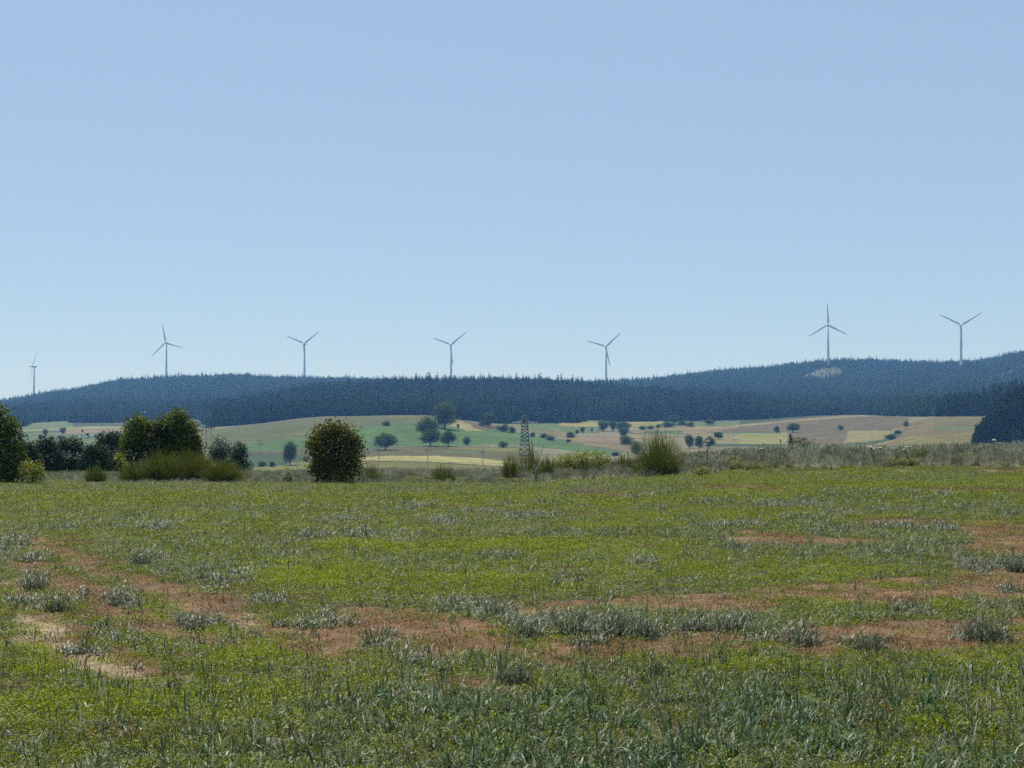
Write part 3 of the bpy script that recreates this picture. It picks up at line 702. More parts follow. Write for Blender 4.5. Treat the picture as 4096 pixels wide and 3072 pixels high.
emit('dry_weeds', dry, PR_dry, 'reddish brown dry weeds on the bare strips of the field')
emit('cereal_grass', cer, PR_cer, 'thin green cereal shoots scattered over the near field')
emit('grey_green_grass', gla, PR_gla, 'grey-green shiny cereal tufts standing in patches on the field')
emit('foreground_grass', tea, PR_tea, 'broad deep green cereal leaves along the bottom right foreground')
emit('grass', stk, PR_stk, 'thin dark stalks with seed heads in the foreground')

# verge of tall weeds along the far edge of the field
def p_verge(seed, n=44, heads=26, h=0.62):
    return p_tuft(seed, M_tall, n, 0.15, h * 0.8, 0.013, 0.28, 1.0, heads, 3, M_tall, 0.13, 0.012)
def p_herb(seed):
    rs = R(seed); b = MB()
    n = 220; a = rs.uniform(0, 2 * PI, n); r = 0.2 * np.sqrt(rs.uniform(0, 1, n)); z = rs.uniform(0.02, 0.5, n)
    V, T = leaves(np.stack([r * np.cos(a) * (0.6 + z), r * np.sin(a) * (0.6 + z), z], -1), 0.055, rs, 0.5)
    b.add(V, None, T); return b.mesh('verge_herb', [M_weedg])
PR_ver = [proto('v%d' % k, p_verge(160 + k)) for k in range(4)] + [proto('h%d' % k, p_herb(170 + k)) for k in range(2)]
rs = R(17)
n = 26000
Y = rs.uniform(53.5, 75, n); X = rs.uniform(-0.50, 0.50, n) * Y
u, v = proj(X, Y, gz(X, Y))
hm = np.interp(u, [-600, 0, 900, 1100, 1500, 2000, 2300, 2700, 2900, 3300, 3500, 4096, 4700], [0.36, 0.36, 0.40, 0.50, 0.62, 0.62, 0.75, 0.85, 1.0, 1.02, 0.92, 1.0, 1.0])
e0 = np.interp(u, [-600, 0, 2000, 2300, 4700], [54.5, 55, 56, 58.5, 58.5])
n1 = 0.5 + 0.5 * fbm(X / 1.6, Y / 2.2, 81, 3)
k = rs.uniform(0, 1, n)
keep = k < sst(0, 2.5, Y - e0 + 1.5 * (n1 - 0.5)) * (0.45 + 0.7 * n1)
X, Y, hm, n1 = X[keep], Y[keep], hm[keep], n1[keep]
ramp = 0.45 + 0.55 * sst(0, 7, Y - np.interp(proj(X, Y, 0 * X)[0], [-600, 2000, 2300, 4700], [55, 56, 58, 58]))
n = len(X); s = hm * ramp * rs.uniform(0.7, 1.25, n) * (0.75 + 0.4 * n1)
herb = (fbm(X / 1.1, Y / 1.5, 83, 2) > 0.18) | (rs.uniform(0, 1, n) < 0.12)
idx = np.where(herb, 4 + rs.randint(0, 2, n), rs.randint(0, 4, n))
rot = np.stack([rs.normal(0, 0.1, n), rs.normal(0, 0.1, n), rs.uniform(0, 6.28, n)], -1)
scatter('tall_grass', np.stack([X, Y, gz(X, Y) - 0.01], -1), rot, np.stack([s * 1.05, s * 1.05, s], -1), idx, np.clip(0.45 + 0.9 * (n1 - 0.5) + rs.normal(0, 0.42, n), 0, 1), PR_ver, 'stuff', 'tall pale seeding grass and weeds along the far edge of the field')

# ------------------------------------------------------------------ trees
M_bark = plain_mat('bark', (0.07, 0.055, 0.045), (0.035, 0.03, 0.025), 0.9, 6, stretch=(1, 1, 0.2))
M_maple = leaf_mat('maple_leaf', [(0.03, 0.035, 0.006), (0.09, 0.10, 0.012), (0.18, 0.18, 0.022), (0.34, 0.33, 0.06)], 0.6, 0.16, 0.15, 0.9)
M_green = leaf_mat('green_tree_leaf', [(0.025, 0.04, 0.008), (0.08, 0.11, 0.016), (0.16, 0.20, 0.028), (0.30, 0.33, 0.06)], 0.6, 0.22, 0.15, 0.7)
M_bushd = leaf_mat('dark_bush_leaf', [(0.02, 0.045, 0.02), (0.035, 0.065, 0.03), (0.08, 0.11, 0.035)], 0.7, 0.14, 0.1, 0.7)
M_bteal = leaf_mat('grey_green_leaf', [(0.04, 0.08, 0.05), (0.07, 0.12, 0.075), (0.11, 0.16, 0.10)], 0.5, 0.15, 0.35, 0.7)
M_yell = leaf_mat('yellow_green_leaf', [(0.12, 0.15, 0.015), (0.22, 0.25, 0.022), (0.34, 0.36, 0.05)], 0.5, 0.2, 0.35, 1.0)
M_broom = leaf_mat('broom_twig', [(0.07, 0.09, 0.012), (0.16, 0.18, 0.026), (0.28, 0.29, 0.06)], 0.7, 0.08, 0.2, 1.2)
M_elder = leaf_mat('elder_leaf', [(0.07, 0.08, 0.02), (0.11, 0.11, 0.03), (0.28, 0.27, 0.15)], 0.6, 0.12, 0.3, 1.2)
M_vtree = leaf_mat('valley_tree_leaf', [(0.035, 0.065, 0.02), (0.085, 0.13, 0.032), (0.18, 0.25, 0.055)], 0.9, 0.16, 0.05, 0.25)
M_spruce = leaf_mat('spruce_needle', [(0.007, 0.013, 0.007), (0.013, 0.022, 0.010), (0.04, 0.075, 0.03)], 1.0, 0.0, 0.0)
M_broad = leaf_mat('wood_leaf', [(0.014, 0.024, 0.010), (0.032, 0.05, 0.018), (0.08, 0.11, 0.035)], 1.0, 0.08, 0.0)

def cloud(lobes, n, size, rs, fill=0.55, lump=0.22, freq=2.6, gap=0.0):
    """leaf centres spread through a set of lumpy ellipsoids; outward direction returned as well"""
    L = np.array(lobes, float)
    wgt = (L[:, 3] * L[:, 4] + L[:, 3] * L[:, 5] + L[:, 4] * L[:, 5]); wgt /= wgt.sum()
    k = rs.choice(len(L), n, p=wgt)
    d = rs.normal(size=(n, 3)); d /= np.linalg.norm(d, axis=1)[:, None]
    bump = 1 + lump * (fbm(d[:, 0] * freq + k * 3.1, d[:, 1] * freq + d[:, 2] * freq * 1.3, 91, 3)) + lump * 0.6 * fbm(d[:, 2] * freq * 2 + k, d[:, 0] * freq * 2, 92, 2)
    rr = rs.uniform(fill ** 3, 1, n) ** (1 / 3.0) * bump
    C = L[k, :3] + d * L[k, 3:6] * rr[:, None]
    if gap > 0:
        s = 3.0 / max(L[:, 3:6].max(), 0.1)
        g = fbm(C[:, 0] * s + C[:, 1] * s * 0.5, C[:, 2] * s * 1.2, 93, 3)
        keep = g > (-1 + gap)
        C, d = C[keep], d[keep]
    return C, d
def crown_mesh(lobes, n, size, seed, mat, zmin=0.02, **kw):
    rs = R(seed)
    per = 9
    C0, d0 = cloud(lobes, n // per, size, rs, **kw)
    C = np.repeat(C0, per, 0) + rs.normal(0, size * 1.15, (len(C0) * per, 3)); d = np.repeat(d0, per, 0)
    V, T = leaves(C, size, rs, 0.35, 0.75, d)
    V[:, 2] = np.maximum(V[:, 2], zmin)
    return mesh_np('crown', V, None, [mat], False, T)
def limbs_mesh(lobes, base_r, seed, zfork=None):
    rs = random.Random(seed); b = MB()
    top = max(l[2] + l[5] for l in lobes); cz = sum(l[2] for l in lobes) / len(lobes); cx = sum(l[0] for l in lobes) / len(lobes); cy = sum(l[1] for l in lobes) / len(lobes)
    zf = zfork if zfork is not None else 0.25 * top
    b.tube([(0, 0, -0.1 * base_r), (0.02 * top, 0, zf * 0.5), (cx * 0.3, cy * 0.3, zf), (cx * 0.8, cy * 0.8, cz), (cx, cy, top * 0.85)], [base_r * 1.3, base_r, base_r * 0.85, base_r * 0.5, base_r * 0.12], 8)
    for l in lobes:
        for q in range(2):
            e = Vector((l[0] + rs.uniform(-.3, .3) * l[3], l[1] + rs.uniform(-.3, .3) * l[4], l[2] + rs.uniform(-.2, .4) * l[5]))
            s0 = Vector((cx * 0.3, cy * 0.3, zf * rs.uniform(0.9, 1.3)))
            md = s0.lerp(e, 0.5) + Vector((0, 0, 0.08 * top))
            b.tube([s0, md, e], [base_r * 0.45, base_r * 0.28, base_r * 0.06], 5)
    return b.mesh('trunk', [M_bark], True)
def near_tree(name, cat, label, Y, base_px, lobes_px, n, size, mat, seed, tr=0.07, group=None, depth=0.85, **kw):
    bx = P(base_px, HOR, Y)[0]; bz = gz1(bx, Y)
    e = empty(name, (bx, Y, bz), label, cat, group)
    s = Y / FPX; rs = random.Random(seed); L = []
    for (x, y, rx, ry) in lobes_px:
        p = P(x, y, Y)
        L.append((p[0] - bx, rs.uniform(-0.25, 0.25) * rx * s, p[2] - bz, rx * s, rx * s * depth, ry * s))
    obj('crown', crown_mesh(L, n, size, seed, mat, **kw), e)
    obj('trunk', limbs_mesh(L, tr, seed), e)
    return e

near_tree('round_tree', 'tree', 'dark rounded bushy tree standing alone at the far edge of the field, left of centre', 57.5, 1340,
  [(1337,1800,92,85),(1300,1752,58,50),(1374,1748,58,50),(1338,1722,48,36),(1290,1858,58,52),(1392,1856,55,54),(1338,1888,82,42),(1424,1792,26,36),(1248,1796,24,40)],
  11000, 0.105, M_maple, 301, 0.08, lump=0.26, gap=0.35)
near_tree('broad_tree', 'tree', 'wide dark leafy tree with two humps rising behind the broom hedge on the left', 62, 650,
  [(545,1745,56,62),(556,1702,42,30),(620,1770,70,80),(700,1712,58,50),(742,1752,54,70),(716,1664,30,22),(655,1712,44,34),(690,1820,100,60),(528,1805,44,70),(770,1800,36,60)],
  18000, 0.11, M_green, 302, 0.11, lump=0.28, gap=0.35)
near_tree('edge_tree', 'tree', 'dark leafy tree cut off by the left edge of the photo', 56, -40,
  [(-40,1790,100,90),(42,1758,46,60),(62,1835,42,66),(8,1644,18,22),(-70,1680,70,60),(20,1710,52,40),(-30,1880,120,44),(40,1878,46,44),(-160,1780,90,110)],
  15000, 0.105, M_green, 303, 0.1, lump=0.28, gap=0.35)
near_tree('leafy_bush', 'bush', 'small light green leafy bush at the foot of the left edge tree', 55, 130,
  [(125,1890,42,34),(150,1880,28,28),(110,1868,24,20),(160,1905,24,20)], 1500, 0.07, M_yell, 304, 0.03, gap=0.4)
near_tree('sapling', 'bush', 'small yellow-green sapling at the left foot of the two-humped tree', 60, 487,
  [(487,1850,18,34),(476,1832,12,12),(495,1870,18,26)], 600, 0.07, M_yell, 305, 0.02, gap=0.4)
for i, (lb, Yd, lo) in enumerate([
  ('dark bush filling the gap beside the left edge tree', 84, [(110,1850,50,70),(100,1800,36,30)]),
  ('dark green bush with a flat top, second behind the field edge from the left', 86, [(188,1840,60,74),(180,1785,44,28)]),
  ('broad dark bush with brownish top behind the field edge at left', 88, [(285,1840,72,80),(280,1778,50,26)]),
  ('dark bush low between the brownish bush and the two-humped tree', 86, [(380,1860,60,70),(385,1808,44,26)]),
  ('tall dark bush just left of the two-humped tree', 92, [(455,1810,48,74),(462,1752,32,26),(420,1790,34,50)])]):
    near_tree('dark_bush', 'bush', lb, Yd, lo[0][0], lo + [(lo[0][0], 1885, lo[0][2] * 1.1, 40)], 7500, 0.12, M_bushd, 310 + i, 0.06, 'dark bushes behind the left edge of the field', lump=0.2, gap=0.3)
near_tree('grey_green_tree', 'tree', 'grey-green rounded tree right of the two-humped tree behind the broom', 108, 890,
  [(888,1792,46,38),(905,1830,50,40),(870,1815,40,36)], 3800, 0.13, M_bteal, 320, 0.08, lump=0.2)
near_tree('drooping_tree', 'tree', 'dark drooping tree beside the grey-green tree, sloping down to the right', 106, 955,
  [(958,1800,30,28),(962,1840,32,44),(985,1868,22,26),(945,1860,34,44)], 3400, 0.12, M_bushd, 321, 0.07, lump=0.2)
near_tree('bramble', 'bush', 'bright yellow-green leafy thicket right of the forked broom bush', 63, 2320,
  [(2250,1846,40,24),(2300,1838,50,28),(2360,1834,50,28),(2410,1834,36,24),(2225,1856,26,18),(2330,1862,80,20),(2270,1890,60,30),(2370,1890,60,30)], 9500, 0.06, M_yell, 322, 0.03, lump=0.25, depth=1.0)
near_tree('elder_bush', 'bush', 'rounded olive bush with cream flowers beside the small spruce', 76, 3215,
  [(3205,1785,46,34),(3235,1790,34,28),(3185,1775,30,22),(3215,1815,50,30)], 2600, 0.075, M_elder, 323, 0.05, lump=0.2)
near_tree('leafy_bush', 'bush', 'small dark bush with yellow-green top at the field edge right of the big broom', 58.5, 2808,
  [(2808,1885,26,16),(2795,1892,20,14),(2826,1892,18,13)], 900, 0.055, M_yell, 324, 0.02, lump=0.2)
near_tree('leafy_bush', 'bush', 'dark weedy bush among white umbels in the right part of the verge', 62, 3690,
  [(3690,1812,20,24),(3680,1824,24,18)], 700, 0.06, M_weedg, 325, 0.02)
near_tree('leafy_bush', 'bush', 'low dark bush at the foot of the verge near the right edge', 58, 3840,
  [(3830,1893,60,8),(3900,1893,50,8)], 900, 0.05, M_weedg, 326, 0.02)

def broom_mesh(w, h, n, seed, mat, up=0.55, thick=0.010, tuft=5):
    """dome of thin green twigs fanning from the root, each with finer twigs along its upper part"""
    rs = R(seed); b = MB()
    for i in range(n):
        a = rs.uniform(0, 2 * PI); ph = math.acos(rs.uniform(0.02, 1.0) ** (0.6 + up)) 
        k = rs.uniform(0.55, 0.93) if rs.uniform() < 0.8 else rs.uniform(0.93, 1.04)
        out = np.array([math.cos(a), math.sin(a), 0.0]); br = w * 0.10 * math.sqrt(rs.uniform())
        p0 = out * br
        tip = out * (w * 0.5 * math.sin(ph) * k) + np.array([0, 0, h * math.cos(ph) ** 0.75 * k + 0.06 * h])
        mid = p0 * 0.5 + tip * 0.5 + out * (0.06 * w * math.sin(ph)) - np.array([0, 0, 0.04 * h * math.sin(ph)])
        tn = np.array([-math.sin(a), math.cos(a), 0]) * thick
        b.add([p0 - tn, p0 + tn, mid - tn * 0.8, mid + tn * 0.8, tip - tn * 0.25, tip + tn * 0.25], [(0, 1, 3, 2), (2, 3, 5, 4)])
        for q in range(tuft):
            t = rs.uniform(0.1, 1.0); s0 = mid * (1 - t) + tip * t
            dv = (tip - p0); dv = dv / np.linalg.norm(dv) + rs.normal(0, 0.35, 3); dv[2] = abs(dv[2]) + 0.35; dv /= np.linalg.norm(dv)
            e = s0 + dv * h * rs.uniform(0.10, 0.22); s2 = np.cross(dv, rs.normal(size=3)); s2 = s2 / np.linalg.norm(s2) * thick * 0.6
            b.add([s0 - s2, s0 + s2, e + s2 * 0.3, e - s2 * 0.3], [(0, 1, 2, 3)])
    return b.mesh('broom', [mat])
BROOM = [
 # label, Y, x, width px, top row, twigs, material, spread
 ('small dark olive broom bush at the left foot of the broom hedge', 57, 385, 95, 1862, 420, M_broom, 0.5),
 ('low grey-green end of the broom hedge, left', 58, 540, 130, 1850, 650, M_broom, 0.6),
 ('middle hump of the dark olive broom hedge in front of the two-humped tree', 59, 650, 210, 1812, 1500, M_broom, 0.6),
 ('highest hump of the dark olive broom hedge', 60, 770, 220, 1804, 1500, M_broom, 0.6),
 ('right end of the broom hedge sloping down to the grass', 58.5, 890, 190, 1838, 1100, M_broom, 0.65),
 ('big dark broom bush with upright twigs, alone right of centre', 60.5, 2635, 225, 1724, 700, M_broom, 0.85),
 ('forked dark broom bush standing in front of the pylon', 63, 2125, 150, 1768, 240, M_broom, 0.7),
 ('low broom bush at the left foot of the forked broom', 61, 2040, 90, 1824, 300, M_broom, 0.5),
 ('low broom bush at the right foot of the forked broom', 61, 2190, 80, 1828, 260, M_broom, 0.5),
 ('wispy broom bush just right of the round tree', 59.5, 1490, 110, 1846, 130, M_broom, 0.5),
 ('low rounded broom bush in the verge midway between round tree and pylon', 60, 1775, 110, 1858, 260, M_broom, 0.55),
 ('dusky broom bush in the verge right of the yellow-green thicket', 63, 2500, 90, 1812, 300, M_broom, 0.5),
 ('dry upright weed bush in the verge left of the round tree', 58, 1150, 60, 1868, 220, M_tall, 0.4),
]
for i, (lb, Yd, px, wpx, top, n, mt, up) in enumerate(BROOM):
    bx = P(px, HOR, Yd)[0]; bz = gz1(bx, Yd); hz = P(px, top, Yd)[2] - bz; w = wpx * Yd / FPX
    o = obj('broom_bush', broom_mesh(w, hz, n, 400 + i, mt, up, 0.011), None, (bx, Yd, bz))
    tag(o, lb, 'bush', 'broom bushes along the far edge of the field')
# small spruce by the elder
def spruce_mesh(h, r, seed, layers=16, per=10, mats=None, trunk=True, droop=0.35):
    rs = random.Random(seed); b = MB()
    if trunk: b.tube([(0, 0, -0.02 * h), (0, 0, h * 0.16)], [h * 0.014, h * 0.012], 5, 1, False); b.tube([(0, 0, h * 0.9), (0, 0, h * 1.0)], [h * 0.006, h * 0.001], 4, 0, False)
    for l in range(layers):
        t = l / layers
        z = h * (0.08 + 0.92 * t); rr = r * (1 - t) ** 0.82 * rs.uniform(0.8, 1.12) + 0.012 * h
        for k in range(per):
            a = 2 * PI * (k + rs.uniform(-.35, .35)) / per + l * 0.7; q = rr * rs.uniform(0.72, 1.15)
            da = 2.6 / per * rs.uniform(0.7, 1.1)
            zt = z + 0.035 * h; ze = z - droop * q * rs.uniform(0.6, 1.3)
            V = [(0, 0, zt), (math.cos(a - da) * q * 0.62, math.sin(a - da) * q * 0.62, z - droop * q * 0.75), (math.cos(a) * q, math.sin(a) * q, ze), (math.cos(a + da) * q * 0.62, math.sin(a + da) * q * 0.62, z - droop * q * 0.8), (math.cos(a) * q * 0.5, math.sin(a) * q * 0.5, z + 0.01 * h - droop * 0.3 * q)]
            b.add(V, None, [(0, 1, 4), (1, 2, 4), (4, 2, 3), (0, 4, 3)], 0)
    return b.mesh('spruce', mats or [M_spruce, M_bark])
M_spruceN = leaf_mat('young_spruce_needle', [(0.02, 0.05, 0.03), (0.035, 0.075, 0.045), (0.05, 0.09, 0.045)], 0.6, 0.0, 0.3)
Yd = 92; bx = P(3162, HOR, Yd)[0]; bz = gz1(bx, Yd); hz = P(3162, 1731, Yd)[2] - bz
e = empty('spruce_tree', (bx, Yd, bz), 'small dark young spruce beside the olive elder bush on the right', 'tree')
rsx = random.Random(5)
obj('crown', spruce_mesh(hz, hz * 0.30, 501, 26, 18, [M_spruceN, M_bark], False), e)
b = MB(); b.tube([(0, 0, -0.05), (0, 0, hz * 0.5), (0, 0, hz * 0.97)], [0.09, 0.05, 0.01], 7); obj('trunk', b.mesh('trunk', [M_bark], True), e)

# ------------------------------------------------------------------ trees and bushes of the valley
def vt_lobes(seed, style):
    rs = random.Random(seed); L = []
    if style == 'round':
        L.append((0, 0, 0.56, 0.36, 0.36, 0.36))
        for k in range(7):
            a = 2 * PI * k / 7 + rs.uniform(-.3, .3); L.append((0.24 * math.cos(a), 0.24 * math.sin(a), 0.5 + rs.uniform(-.14, .24), 0.2, 0.2, 0.19))
        L.append((rs.uniform(-.06, .06), 0, 0.84, 0.17, 0.17, 0.15))
    elif style == 'tall':
        L.append((0, 0, 0.55, 0.32, 0.32, 0.42))
        for k in range(7):
            a = 2 * PI * k / 7 + rs.uniform(-.3, .3); L.append((0.22 * math.cos(a), 0.22 * math.sin(a), 0.5 + rs.uniform(-.26, .3), 0.2, 0.2, 0.2))
    else:
        for k in range(6):
            L.append((rs.uniform(-.3, .3), rs.uniform(-.2, .2), rs.uniform(0.3, 0.55), 0.26, 0.24, rs.uniform(0.25, 0.42)))
    return L
VTM = {}
for st, nn, sz in (('round', 4200, 0.05), ('tall', 4200, 0.05), ('bush', 2400, 0.07)):
    for k in range(2):
        L = vt_lobes(600 + k * 7 + len(st), st)
        cm = crown_mesh(L, nn, sz, 620 + k + len(st), M_vtree, lump=0.2, zmin=0.0)
        tm = limbs_mesh(L, 0.028, 640 + k, 0.2)
        VTM[(st, k)] = (cm, tm)
    if st == 'bush': pass
VALLEY = [
 # label, x, top row, base row, width px, style, name
 ('round dark tree standing alone on the green slope right of the round tree', 1541,1731,1800,88,'round'),
 ('tallest tree of the group on the green slope, domed', 1778,1608,1714,88,'tall'),
 ('loose crowned tree at the left of the group, behind the lower one', 1710,1666,1752,84,'round'),
 ('dark tree in front at the left of the slope group', 1722,1714,1785,74,'round'),
 ('dark rounded tree in front at the right of the slope group', 1792,1719,1785,62,'round'),
 ('small bush on the upper edge of the green slope field', 1547,1682,1703,34,'bush'),
 ('greyish bush on the lower edge of the green slope right of the tree group', 1868,1748,1778,34,'bush'),
 ('dark tree at the foot of the wood beside the pale bank', 1956,1650,1708,38,'tall'),
 ('rounded bush left of the tree by the pale bank', 1930,1683,1704,40,'bush'),
 ('tiny upright bush in front of the pale bank', 1832,1696,1715,11,'tall'),
 ('dark bush left of the pylon on the field corner, larger of the pair', 2016,1697,1727,48,'bush'),
 ('bush left of the pylon on the field corner, smaller of the pair', 2051,1704,1732,24,'bush'),
 ('bush at the lower edge of the green field left of the pylon foot', 2012,1766,1790,36,'bush'),
 ('brownish bush immediately right of the pylon', 2128,1728,1747,24,'bush'),
 ('left bush of the hedge right of the pylon', 2175,1734,1752,32,'bush'),
 ('right bush of the hedge right of the pylon', 2205,1741,1761,40,'bush'),
 ('small brown bush on the boundary further right of the pylon hedge', 2274,1757,1770,24,'bush'),
 ('bush on the meadow beyond the pylon hedge', 2279,1726,1750,40,'bush'),
 ('low bush beside the thin upright tree in the middle meadow', 2308,1719,1735,18,'bush'),
 ('small upright tree in the middle meadow', 2330,1708,1732,19,'tall'),
 ('tiny tree on the meadow left of the cone shaped tree', 2368,1711,1730,9,'tall'),
 ('cone shaped dark tree at the wood edge meadow', 2413,1682,1724,42,'tall'),
 ('narrow pale green tree right of the cone shaped tree', 2451,1683,1725,26,'tall'),
 ('broad pale green tree behind the dark roadside tree', 2494,1685,1727,60,'round'),
 ('dark tree below the broad pale green tree', 2496,1708,1748,38,'tall'),
 ('dark wide bush at the field corner left of the big broom', 2510,1739,1778,58,'bush'),
 ('dark green bush right behind the left side of the big broom', 2545,1765,1818,44,'bush'),
 ('low dark bush left of the big broom', 2458,1806,1824,40,'bush'),
 ('left bush of the row on the brown field strip', 2569,1704,1719,32,'bush'),
 ('second bush of the row on the brown field strip', 2604,1702,1717,30,'bush'),
 ('third bush of the row on the brown field strip', 2635,1696,1711,20,'bush'),
 ('wide bush at the left foot of the pale tree by the wood', 2671,1685,1708,44,'bush'),
 ('pale rounded tree standing against the wood right of centre', 2697,1658,1696,36,'tall'),
 ('dark bush at the right foot of the pale tree by the wood', 2728,1681,1700,28,'bush'),
 ('pale green bush at the right end of the field bush row', 2762,1688,1707,32,'bush'),
 ('dark tree at the wood edge right of the field bush row', 2838,1676,1700,42,'round'),
 ('left tree of the dark trio on the pale fields', 2757,1738,1794,36,'tall'),
 ('middle tree of the dark trio on the pale fields', 2796,1744,1794,36,'tall'),
 ('right tree of the dark trio on the pale fields', 2838,1745,1794,44,'round'),
 ('dark tree up the slope right of the dark trio', 2874,1726,1758,36,'round'),
 ('small dark tree left of the ball shaped tree on the brown slope', 3107,1704,1733,22,'tall'),
 ('ball shaped dark tree on the brown slope', 3173,1691,1730,50,'round'),
 ('little dark bush above the striped pale field', 3362,1701,1720,26,'bush'),
 ('small green bush on the edge of the right hand slope', 3626,1682,1705,20,'bush'),
 ('low green bush in the ditch at the end of the striped field', 3566,1736,1757,44,'bush'),
 ('low green bush higher up in the ditch', 3592,1720,1734,28,'bush'),
 ('pale green round tree in front of the dark wood at right', 4058,1714,1784,46,'tall'),
 ('low bush at the left foot of the dark wood at right', 3892,1745,1782,20,'bush'),
 ('bluish bush right of the drooping tree on the low green field', 1160,1766,1860,52,'tall'),
 ('small dark bush left of the round tree', 1223,1825,1845,22,'bush'),
 ('left bush of the low dark row beside a wooden pole', 1050,1846,1866,40,'bush'),
 ('right bush of the low dark row beside a wooden pole', 1088,1844,1867,26,'bush'),
 ('left of two hazy trees in the far left meadow', 181,1716,1741,20,'tall'),
 ('dark hazy tree in the far left meadow', 251,1710,1735,24,'tall'),
 ('hazy rounded tree below the dark hazy tree in the far left meadow', 245,1741,1760,34,'round'),
 ('hazy bush at the left of the far left meadow', 165,1739,1755,22,'bush'),
 ('small hazy bush between the far left trees', 208,1744,1762,16,'bush'),
 ('tiny tree on the pinkish strip of the far left meadow', 330,1718,1731,9,'round'),
 ('hazy upright bush beside the white bales', 349,1732,1752,14,'tall'),
 ('small hazy bush between the white bales', 385,1737,1751,14,'bush'),
 ('hazy wide bush at the right of the far left meadow', 403,1730,1747,24,'bush'),
 ('tiny tree nearest to the two-humped tree in the far meadow', 416,1722,1734,12,'round'),
 ('dark spreading bush at the wood edge left of the gap clearing', 2430,1655,1680,30,'bush'),
 ('small bush in the grassy gap of the wood', 2345,1668,1684,16,'bush'),
]
for i, (lb, px, top, base, wpx, st) in enumerate(VALLEY):
    lo = 480 if base > 1790 else 560
    Yd = dist_for(px, base, lo, 1480)
    X0 = P(px, HOR, Yd)[0]; z0 = gz1(X0, Yd); h = P(px, top, Yd)[2] - z0; w = wpx * Yd / FPX
    h = max(h, 1.2)
    nm = 'valley_bush' if st == 'bush' else 'valley_tree'
    e = empty(nm, (X0, Yd, z0), lb, 'bush' if st == 'bush' else 'tree', 'bushes dotted over the valley fields' if st == 'bush' else 'trees dotted over the valley fields', rz=i * 1.3)
    cm, tm = VTM[(st, i % 2)]
    kx = {'round': 0.80, 'tall': 0.76, 'bush': 0.9}[st]
    ctop = {'round': 1.0, 'tall': 1.0, 'bush': 0.88}[st]
    for nm2, me in (('crown', cm), ('trunk', tm)):
        o = obj(nm2, me, e); o.scale = (w / kx, w / kx, h / ctop)

# ------------------------------------------------------------------ woods
def broad_mesh(seed):
    L = vt_lobes(seed, 'round' if seed % 2 else 'tall'); rs = R(seed)
    C, d = cloud(L, 1300, 0.07, rs, lump=0.28)
    V, T = leaves(C, 0.075, rs, 0.4, 0.8, d); V[:, 2] = np.maximum(V[:, 2], 0.05)
    return mesh_np('wood_tree', V, None, [M_broad], False, T)
PR_spr = [proto('f%d' % k, spruce_mesh(1.0, 0.19 + 0.025 * k, 700 + k, 14, 9, droop=0.3)) for k in range(4)]
PR_brd = [proto('b%d' % k, broad_mesh(710 + k)) for k in range(3)]
WOOD = PR_spr + PR_brd
def in_any(u, v, polys):
    r = np.zeros(u.shape, bool)
    for p in polys: r |= inpoly(u, v, p)
    return r
def wood(name, label, y0, y1, spacing, cond, hfun, broadfun, seed, base, tlo=-0.47, thi=0.47, skip=None):
    rs = R(seed)
    n = int((thi - tlo) * (y1 * y1 - y0 * y0) / 2 / spacing ** 2)
    Y = np.sqrt(rs.uniform(y0 * y0, y1 * y1, n)); X = rs.uniform(tlo, thi, n) * Y
    Z = gz(X, Y); u, v = proj(X, Y, Z)
    k = cond(u, v, X, Y, rs)
    X, Y, Z, u, v = X[k], Y[k], Z[k], u[k], v[k]; n = len(X)
    h = hfun(u, v, X, Y) * (rs.uniform(0.62, 1.12, n) + (rs.uniform(0, 1, n) < 0.08) * 0.25)
    br = rs.uniform(0, 1, n) < broadfun(u, v, X, Y)
    idx = np.where(br, 4 + rs.randint(0, 3, n), rs.randint(0, 4, n))
    h = np.where(br, h * 0.82, h); w = h * rs.uniform(0.85, 1.2, n)
    tint = np.clip(base + 1.0 * fbm(X / 110, Y / 140, seed, 3) + rs.normal(0, 0.16, n), 0, 1)  # base tint, low on the hill and high on the ridge, imitates haze
    if name == 'wooded_hill':      # tint lightened either side of the central hill, painting in haze
        tint = tint + 0.8 * sst(2900, 3300, u) + 0.6 * sst(1000, 700, u)
    tint = np.clip(tint + 0.35 * br, 0, 1)
    rot = np.stack([0 * h, 0 * h, rs.uniform(0, 6.28, n)], -1)
    print(name, n)
    return scatter(name, np.stack([X, Y, Z - 0.2], -1), rot, np.stack([w, w, h], -1), idx, tint, WOOD, 'stuff', label)
# wooded low hill in the middle distance
EDGE = [(-300,1),(80,1),(500,1),(760,1)]
def front(u):   # distance of the wood's lower edge per photo column
    return np.interp(u, [-400, 60, 100, 120, 280, 285, 520, 800, 860, 1000, 1300, 1700, 1990, 2100, 2310, 2320, 2430, 2440, 2600, 2800, 3050, 3200, 3440, 3740, 3900, 4700],
                        [1430, 1430, 1420, 1560, 1580, 1500, 1530, 1500, 1090, 1130, 1140, 1135, 1150, 1200, 1240, 1330, 1330, 1290, 1300, 1310, 1330, 1370, 1385, 1060, 1055, 1055])
def cond_mid(u, v, X, Y, rs):
    f = front(u) + 8 * fbm(X / 25, Y / 25, 95, 2)
    return (Y > f) & (Y < 1950) & ~((Y > 1800) & (u > 900) & (u < 3000) & (rs.uniform(0, 1, len(u)) < 0.6))
wood('wooded_hill', 'dark mixed wood covering the low hill in the middle distance', 1050, 1950, 5.2, cond_mid,
     lambda u, v, X, Y: np.where(Y < front(u) + 40, 15.0, 18.5) + 3.5 * sst(2000, 2200, u) * (1 - sst(2900, 3100, u)),
     lambda u, v, X, Y: np.clip(0.5 + 0.9 * fbm(X / 70, Y / 70, 96, 2) - 0.4 * sst(1550, 1720, Y), 0.04, 0.9) * np.where(u < 800, 0.4, 1), 801, 0.08)
